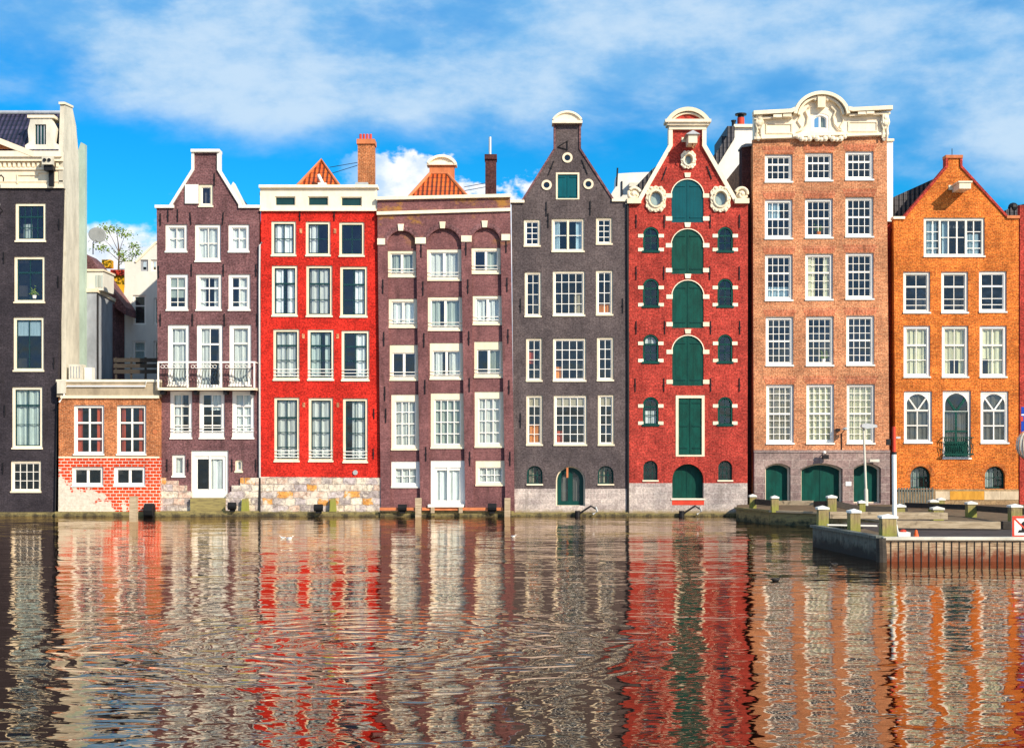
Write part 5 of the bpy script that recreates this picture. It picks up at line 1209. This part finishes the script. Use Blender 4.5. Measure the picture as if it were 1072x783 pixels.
# ---- quay before houses 7 and 8 with jetty
QZ = .60
pts = [(11.0,-4.7),(12.0,-8.0),(14.3,-10.0),(15.2,-20.5),(10.85,-22.0),(11.45,-28.4),(60,-29.2),(60,-.01),(11.9,-.01),(11.6,-.4)]
def poly_prism(pts, z0, z1):
    m = MB(); n = len(pts); m.face([(x,y,z1) for x,y in pts])
    for k in range(n): k2 = (k+1) % n; m.face([(pts[k][0],pts[k][1],z0),(pts[k2][0],pts[k2][1],z0),(pts[k2][0],pts[k2][1],z1),(pts[k][0],pts[k][1],z1)])
    return m
q_ = [(11.05,-4.65),(12.05,-7.95),(14.4,-9.95),(15.3,-20.45),(11.0,-21.95),(11.6,-28.2),(60,-29.0),(60,-.01),(12.0,-.01),(11.7,-.4)]
tag(poly_prism(q_, -.6, QZ).build('quay', M['paving']), kind='structure')
tag(MB().face([(12.6,-28.0,QZ+.006),(60,-28.8,QZ+.006),(60,-17,QZ+.006),(13.0,-17.5+.3,QZ+.006)]).build('jetty_deck', M['asphalt']), kind='structure')
def plank_wall(p0, p1, z0, z1, mat, label, n=None, name='jetty_wall', cap=None, ribs=True):
    p0 = Vector((*p0,0)); p1 = Vector((*p1,0)); d = (p1-p0); L = d.length; d.normalize(); nr = Vector((d.y,-d.x,0))
    T = thing(name, (p0.x, p0.y, 0), label, 'quay wall'); m = MB()
    a = p0+nr*.0; b = p1+nr*.0
    def bx(s0, s1, o0, o1, za, zb, m):
        c_ = [p0+d*s0+nr*o0, p0+d*s1+nr*o0, p0+d*s1+nr*o1, p0+d*s0+nr*o1]; i = len(m.v)
        m.v += [(*c.xy, za) for c in c_]+[(*c.xy, zb) for c in c_]; m.f += [tuple(i+k for k in q) for q in ((0,1,5,4),(1,2,6,5),(2,3,7,6),(3,0,4,7),(4,5,6,7),(3,2,1,0))]
    bx(0, L, 0, .06, z0, z1, m); sub(T, m, 'planks', M[mat])
    if ribs:
        r_ = MB(); s_ = .22
        while s_ < L: bx(s_, s_+.028, .0601, .078, z0, z1-.05, r_); s_ += .235
        sub(T, r_, 'ribs', M['black'])
    if cap: c2 = MB(); bx(-.02, L+.02, -.12, .16, z1, z1+.09, c2); sub(T, c2, 'cap_beam', M[cap])
    return T
plank_wall((11.0,-4.7),(12.0,-8.0), -.6, QZ-.02, 'mossboard', 'green mossy timber bank at the left end of the quay', ribs=False, cap='mossboard')
plank_wall((12.0,-8.0),(14.35,-10.0), -.6, QZ-.02, 'mossboard', 'mossy timber wall of the quay below the middle garage door', ribs=False, cap='wood')
plank_wall((14.35,-10.0),(15.25,-20.5), -.6, QZ-.02, 'mossboard', 'timber wall of the inlet behind the jetty corner', ribs=False, cap='wood')
plank_wall((10.85,-22.0),(11.5,-28.3), -.6, QZ+.10, 'slate', 'blue grey plank side of the jetty facing left', ribs=False, cap='slate')
plank_wall((11.55,-28.35),(60,-29.15), -.6, QZ+.08, 'rust', 'rusty ribbed sheet pile front of the jetty', cap='cream')
T = thing('corner_pile', (11.45,-28.5,0), 'black rotten corner pile where the jetty sides meet', 'pile'); sub(T, MB().tube([(11.45,-28.55,-.7),(11.47,-28.5,.2),(11.45,-28.5,QZ+.14)], .17, 10, .15), 'pile', M['darkwood'])
GP = 'white capped mooring posts on the quay'
D_ = {}
for key, px_, yt, Y_, w_, tx in (
    ('a',788,518.5,-5.3,.30,'mossy white capped post at the left end of the quay'),
    ('b',811,520,-8.2,.30,'white capped post before the left garage door'),
    ('c',870.5,519.5,-11.5,.36,'white capped post before the right part of the middle garage door'),
    ('d',902,525,-8.0,.28,'small white capped post beside the slim street lamp'),
    ('e',861,531,-22.3,.36,'bright mossy post at the jetty corner nearest the inlet'),
    ('f',894,534.5,-25.0,.36,'leaning mossy post in the middle of the plank side of the jetty'),
    ('g',929.5,540,-27.6,.46,'stout mossy post at the foot of the red topped pole'),
    ('h',942,529,-14.0,.36,'low pale capped post just right of the red topped pole'),
    ('i',977,524,-8.0,.36,'pale capped post below the slatted fence'),
    ('j',981,531.5,-15.5,.42,'pale capped post at the end of the upper pale beam'),
    ('k',1016.5,526,-13.0,.38,'pale capped post carrying the dark rail before the orange house'),
    ('l',1062.5,529,-17.5,.42,'pale capped post by the red bordered sign'),
    ('m',985,522,-6.0,.3,'farthest pale capped post near the orange house plinth')):
    post(px_, yt, QZ-.02, Y_, w_, tx, True, GP); D_[key] = (P(px_,0,Y_)[0], Y_, P(0,yt,Y_)[1])
def beam(p0, p1, th, hh, label, mat, name='timber_rail', cat='rail', top=None):
    p0 = Vector(p0); p1 = Vector(p1); d = (p1-p0).normalized(); u = Vector((d.y,-d.x,0)).normalized()*th/2; m = MB()
    c_ = [p0+u,p0-u,p1-u,p1+u]; i = len(m.v); m.v += [tuple(c+Vector((0,0,-hh))) for c in c_]+[tuple(c) for c in c_]
    m.f += [tuple(i+k for k in q) for q in ((0,1,5,4),(1,2,6,5),(2,3,7,6),(3,0,4,7),(4,5,6,7),(3,2,1,0))]
    o = m.build(name, M[mat]); return tag(o, label, cat)
V = Vector
def dn(k, q, f=(0,-.0,0)): return (D_[k][0]+f[0], D_[k][1]+f[1], D_[k][2]-q)
beam(dn('a',.16,(.1,-.18)), dn('b',.16,(-.1,.18)), .08, .27, 'short dark rail between the two leftmost quay posts', 'darkwood')
beam(dn('b',.18,(.15,.1)), (P(852,0,-8.6)[0],-8.6,P(0,528.5,-8.6)[1]+.2), .08, .2, 'pale sunlit rail before the middle garage door', 'wood')
beam(dn('c',.20,(.18,.1)), dn('d',.2,(-.1,.0)), .08, .27, 'dark rail from the middle garage post to the lamp post', 'darkwood')
beam((P(852,0,-8.6)[0],-8.7,P(0,529,-8.6)[1]+.2), dn('c',.2,(-.2,.1)), .08, .27, 'dark rail left of the middle garage post', 'darkwood')
beam(dn('d',.18,(.16,0)), (P(950,0,-7.6)[0],-7.6,P(0,531,-7.6)[1]), .08, .27, 'dark rail from lamp to slatted fence', 'darkwood')
beam((P(948,0,-9)[0],-9,P(0,526,-9)[1]), dn('k',.10,(.0,.22)), .10, .22, 'long dark rail before the orange house plinth', 'darkwood')
beam(dn('k',.12,(.22,.1)), dn('l',.10,(.0,.24)), .10, .24, 'dark rail between the two right posts', 'darkwood')
beam(dn('l',.12,(.24,.1)), (dn('l',0)[0]+4,-19.5,dn('l',.1)[2]), .10, .24, 'dark rail running out at the right edge', 'darkwood')
beam((P(868,0,-17)[0],-17,P(0,535.5,-17)[1]), (P(991,0,-17)[0],-17,P(0,536.5,-17)[1]), .3, .26, 'upper long pale beam lying along the jetty', 'wood', 'timber_beam', 'beam')
beam((P(938,0,-22)[0],-22,P(0,545,-22)[1]), (P(1046,0,-22)[0],-22,P(0,546,-22)[1]), .3, .25, 'lower long pale beam lying on the jetty deck', 'wood', 'timber_beam', 'beam')
beam((P(1046,0,-21.5)[0]+.02,-21.7,P(0,546,-22)[1]), (P(1062,0,-21.5)[0],-21.7,P(0,546.5,-22)[1]), .3, .27, 'dark short beam continuing the lower pale beam', 'darkwood', 'timber_beam', 'beam')
beam((P(866,0,-23.2)[0],-23.2,P(0,548.5,-23.2)[1]), (P(918,0,-23.2)[0],-23.2,P(0,549.5,-23.2)[1]), .12, .05, 'thin white edging strip behind the leaning mossy post', 'white', 'edging_strip', 'strip')
# slatted fence
T = thing('slatted_fence', (P(957,520,-5)[0], -5, QZ), 'low dark blue grey picket fence below the arched basement window', 'fence')
Yf = -5.0; m = MB()
a_, b_ = P(937.5,0,Yf)[0], P(978,0,Yf)[0]; zt = P(0,510.5,Yf)[1]
sub(T, MB().box(a_,b_,Yf+.05,Yf+.10,zt-.2,zt-.1).box(a_,b_,Yf+.05,Yf+.10,QZ+.15,QZ+.25), 'rail', M['slate'])
k = a_
while k < b_: sub(T, MB().box(k,k+.075,Yf,Yf+.048,QZ+.05,zt), 'picket', M['slate']); k += .135
# lamp post, pole, sign, cone
T = thing('street_lamp', (P(907,534,-6.6)[0], -6.6, QZ), 'slim pale street lamp with flat head before right garage door', 'street lamp')
b_ = P(907,534,-6.6); t_ = P(904,446,-6.6)
sub(T, MB().tube([(b_[0],-6.6,QZ),(b_[0]-.02,-6.6,QZ+1)], .09, 10).tube([(b_[0]-.02,-6.6,QZ+1),(t_[0],-6.6,t_[1])], .055, 10, .045), 'pole', M['cream'])
hd = MB(); hd.slab([(t_[0]-.12,t_[1]-.05),(t_[0]+.1,t_[1]-.13),(t_[0]+.62,t_[1]-.06),(t_[0]+.6,t_[1]+.06),(t_[0]+.1,t_[1]+.13),(t_[0]-.1,t_[1]+.08)], [], -6.75, -6.45); sub(T, hd, 'lamp_head', M['steel'])
T = thing('signal_pole', (P(936,560,-26.5)[0], -26.5, QZ), 'tall white pole with red upper section at the jetty corner', 'pole')
Yp = -26.5; x_ = P(936,0,Yp)[0]; sub(T, MB().tube([(x_+.02,Yp,QZ),(x_,Yp,P(0,475,Yp)[1])], .075, 12), 'pole', M['white']); sub(T, MB().tube([(x_,Yp,P(0,474,Yp)[1]),(x_-.01,Yp,P(0,446.5,Yp)[1])], .062, 12), 'top_section', M['redpaint'])
sub(T, MB().tube([(x_,Yp,P(0,475.5,Yp)[1]),(x_,Yp,P(0,473,Yp)[1])], .085, 12), 'collar', M['black']); sub(T, MB().tube([(x_,Yp-.05,P(0,540,Yp)[1]),(x_+.14,Yp-.1,QZ)], .025), 'stay', M['white'])
sub(T, MB().box(x_-.25,x_-.13,Yp-.06,Yp+.06,P(0,466,Yp)[1],P(0,459.5,Yp)[1]), 'junction_box', M['black']); sub(T, MB().box(x_+.06,x_+.2,Yp-.03,Yp,P(0,459,Yp)[1],P(0,457,Yp)[1]), 'bracket', M['steel'])
T = thing('traffic_cone', (P(959,561,-27)[0], -27, QZ), 'faded orange traffic cone on the jetty deck', 'cone')
p = P(959,561,-27); sub(T, MB().lathe([(.13,.0),(.13,.03),(.1,.04),(.035,.30),(0,.31)], (p[0],-27,QZ+.0)), 'cone', M['orangepaint'], smooth=False); sub(T, MB().box(p[0]-.15,p[0]+.15,-27.15,-26.85,QZ+.008,QZ+.03), 'foot', M['orangepaint'])
T = thing('life_ring_box', (P(945,560,-26)[0], -26, QZ), 'small white box with red lid beside the traffic cone', 'box')
p = P(945.5,560,-26.4); sub(T, MB().box(p[0]-.2,p[0]+.18,-26.6,-26.2,QZ+.008,QZ+.2), 'box', M['white']); sub(T, MB().ball((p[0],-26.4,QZ+.22), .11,10,6,(1,1,.6)), 'lid', M['redpaint'])
T = thing('warning_sign', (P(1070,562,-27.5)[0], -27.5, QZ), 'square white sign with red border, red slash and black symbol', 'sign')
Ys = -27.5; a_, b_, z0, z1 = pr((1059.5,540,1082,562.5),Ys)
sub(T, MB().box(a_,b_,Ys,Ys+.03,z0,z1), 'panel', M['white']); sub(T, MB().slab(rect(a_,b_,z0,z1), [rect(a_+.07,b_-.07,z0+.07,z1-.07)], Ys-.012, Ys-.002), 'border', M['redpaint'])
sub(T, MB().ribbon([(a_+.08,z1-.08),(b_-.08,z0+.08)], .05, Ys-.010, Ys-.003), 'slash', M['redpaint'])
xm = (a_+b_)/2; sub(T, MB().slab([(xm-.16,z0+.16),(xm+.16,z0+.16),(xm+.1,z0+.24),(xm+.05,z0+.24),(xm+.05,z0+.4),(xm+.1,z0+.44),(xm+.02,z0+.52),(xm-.05,z0+.44),(xm-.02,z0+.4),(xm-.04,z0+.24),(xm-.12,z0+.24)], [], Ys-.008, Ys-.001), 'symbol', M['black'])
sub(T, MB().tube([(xm,Ys+.08,QZ-.4),(xm,Ys+.08,z1)], .04), 'pole', M['steel'])
T = thing('sign_pole', (P(1075,530,-16)[0], -16, QZ), 'pole with blue sign and round wicker coloured drum at the right edge', 'sign')
Yq = -16; p = P(1074,466,Yq); sub(T, MB().tube([(p[0],Yq,QZ),(p[0],Yq,P(0,425,Yq)[1])], .05), 'pole', M['black'])
sub(T, box_px((1068.3,426,1085,452),Yq-.1,Yq-.06,Yq), 'blue_panel', M['bluepaint']); sub(T, box_px((1068.2,433.5,1085,435),Yq-.106,Yq-.101,Yq), 'white_band', M['white']); sub(T, box_px((1067.8,436,1070,441),Yq-.112,Yq-.107,Yq), 'red_mark', M['redpaint'])
m = MB(); m.ball((p[0],Yq-.3,p[1]), .55, 20, 12, (.95,.45,1.1)); sub(T, m, 'drum', M['cream'], smooth=True)
m = MB()
for k in range(10): t_ = k*math.pi/10; m.tube([(p[0]+.54*math.cos(s_*math.pi/10)*math.cos(t_),Yq-.3-.26*math.cos(s_*math.pi/10)*abs(math.sin(t_)),p[1]+.62*math.sin(s_*math.pi/10)) for s_ in range(-5,6)], .012, 5)
sub(T, m, 'ribs', M['tan'])
# birds
def bird(px_, py_, body, head, label, name='gull', s=1.0, beak=None, facing=1):
    d_ = F*EYE/(py_-HZ); Y_ = d_-DIST; X_ = (px_-CX)*d_/F; m = MB()
    T = thing(name, (X_, Y_, 0), label, 'bird')
    me = bpy.data.meshes.new('body'); bm = bmesh.new()
    prof = [(-.26,.10,.015,.01),(-.2,.09,.05,.04),(-.1,.06,.09,.075),(0,.05,.11,.09),(.1,.06,.10,.08),(.16,.09,.06,.055),(.19,.14,.042,.045),(.20,.19,.042,.045),(.225,.225,.045,.04),(.26,.225,.03,.025),(.29,.215,.012,.01),(.33,.205,.004,.004)]
    rings = []
    for (x, z, rz, ry) in prof:
        rings.append([bm.verts.new((X_+facing*x*s, Y_+ry*s*math.cos(a*math.pi/4), (z+rz*math.sin(a*math.pi/4))*s)) for a in range(8)])
    for k in range(len(rings)-1):
        for q in range(8): bm.faces.new((rings[k][q], rings[k][(q+1) % 8], rings[k+1][(q+1) % 8], rings[k+1][q]))
    bm.faces.new(rings[0]); bm.faces.new(rings[-1]); bmesh.ops.recalc_face_normals(bm, faces=bm.faces)
    bm.to_mesh(me); bm.free(); me.materials.append(body)
    for pl in me.polygons: pl.use_smooth = True
    o = bpy.data.objects.new('body', me); COL.objects.link(o); o.parent = T; o.matrix_parent_inverse = Matrix.Translation(-T.location)
    sub(T, MB().ball((X_-facing*.06*s, Y_, .11*s), .12*s, 10, 6, (1.3,.8,.45)), 'wing', head, smooth=True)
bird(303, 564.5, M['white'], M['greywall'], 'white gull floating before the red house, facing right', s=.55)
bird(296, 563.5, M['white'], M['greywall'], 'white gull floating before the red house, facing left', s=.45, facing=-1)
bird(812, 608, M['black'], M['darkwood'], 'small dark duck swimming below the left garage door reflection', name='duck', s=.55)
bird(873, 592, M['darkwood'], M['black'], 'small brown duck swimming left of the jetty corner', name='duck', s=.5, facing=-1)
bird(537.5, 562, M['white'], M['greywall'], 'tiny white gull floating before the charcoal house', s=.4)
# potted plants
def plant(px_, py_, Y_, label, cm_, lm='leaf', s=.22):
    X_, Z_ = P(px_, py_, Y_); T = thing('potted_plant', (X_, Y_, Z_), label, 'plant')
    sub(T, MB().lathe([(0,0),(.09,0),(.12,.16),(.1,.16),(0,.14)], (X_,Y_,Z_), 10), 'pot', M[cm_]); m = MB(); rnd = random.Random(int(px_))
    for k in range(60):
        c = Vector((X_+rnd.gauss(0,s*.5),Y_+rnd.gauss(0,.03),Z_+.2+abs(rnd.gauss(0,s*.6)))); u = Vector((rnd.uniform(-1,1),rnd.uniform(-.3,.3),rnd.uniform(-1,1))).normalized()*.07; v_ = u.orthogonal().normalized()*.03; m.face([c-u,c-v_,c+u,c+v_])
    sub(T, m, 'leaves', M[lm])
plant(36, 312.5, .19, 'small green plant in a white pot on the plum house windowsill', 'white')
plant(857, 246, .24, 'low green plant behind the second row centre window of the salmon house', 'pink')
plant(862, 379, .24, 'green plant inside the fourth row centre window of the salmon house', 'white')
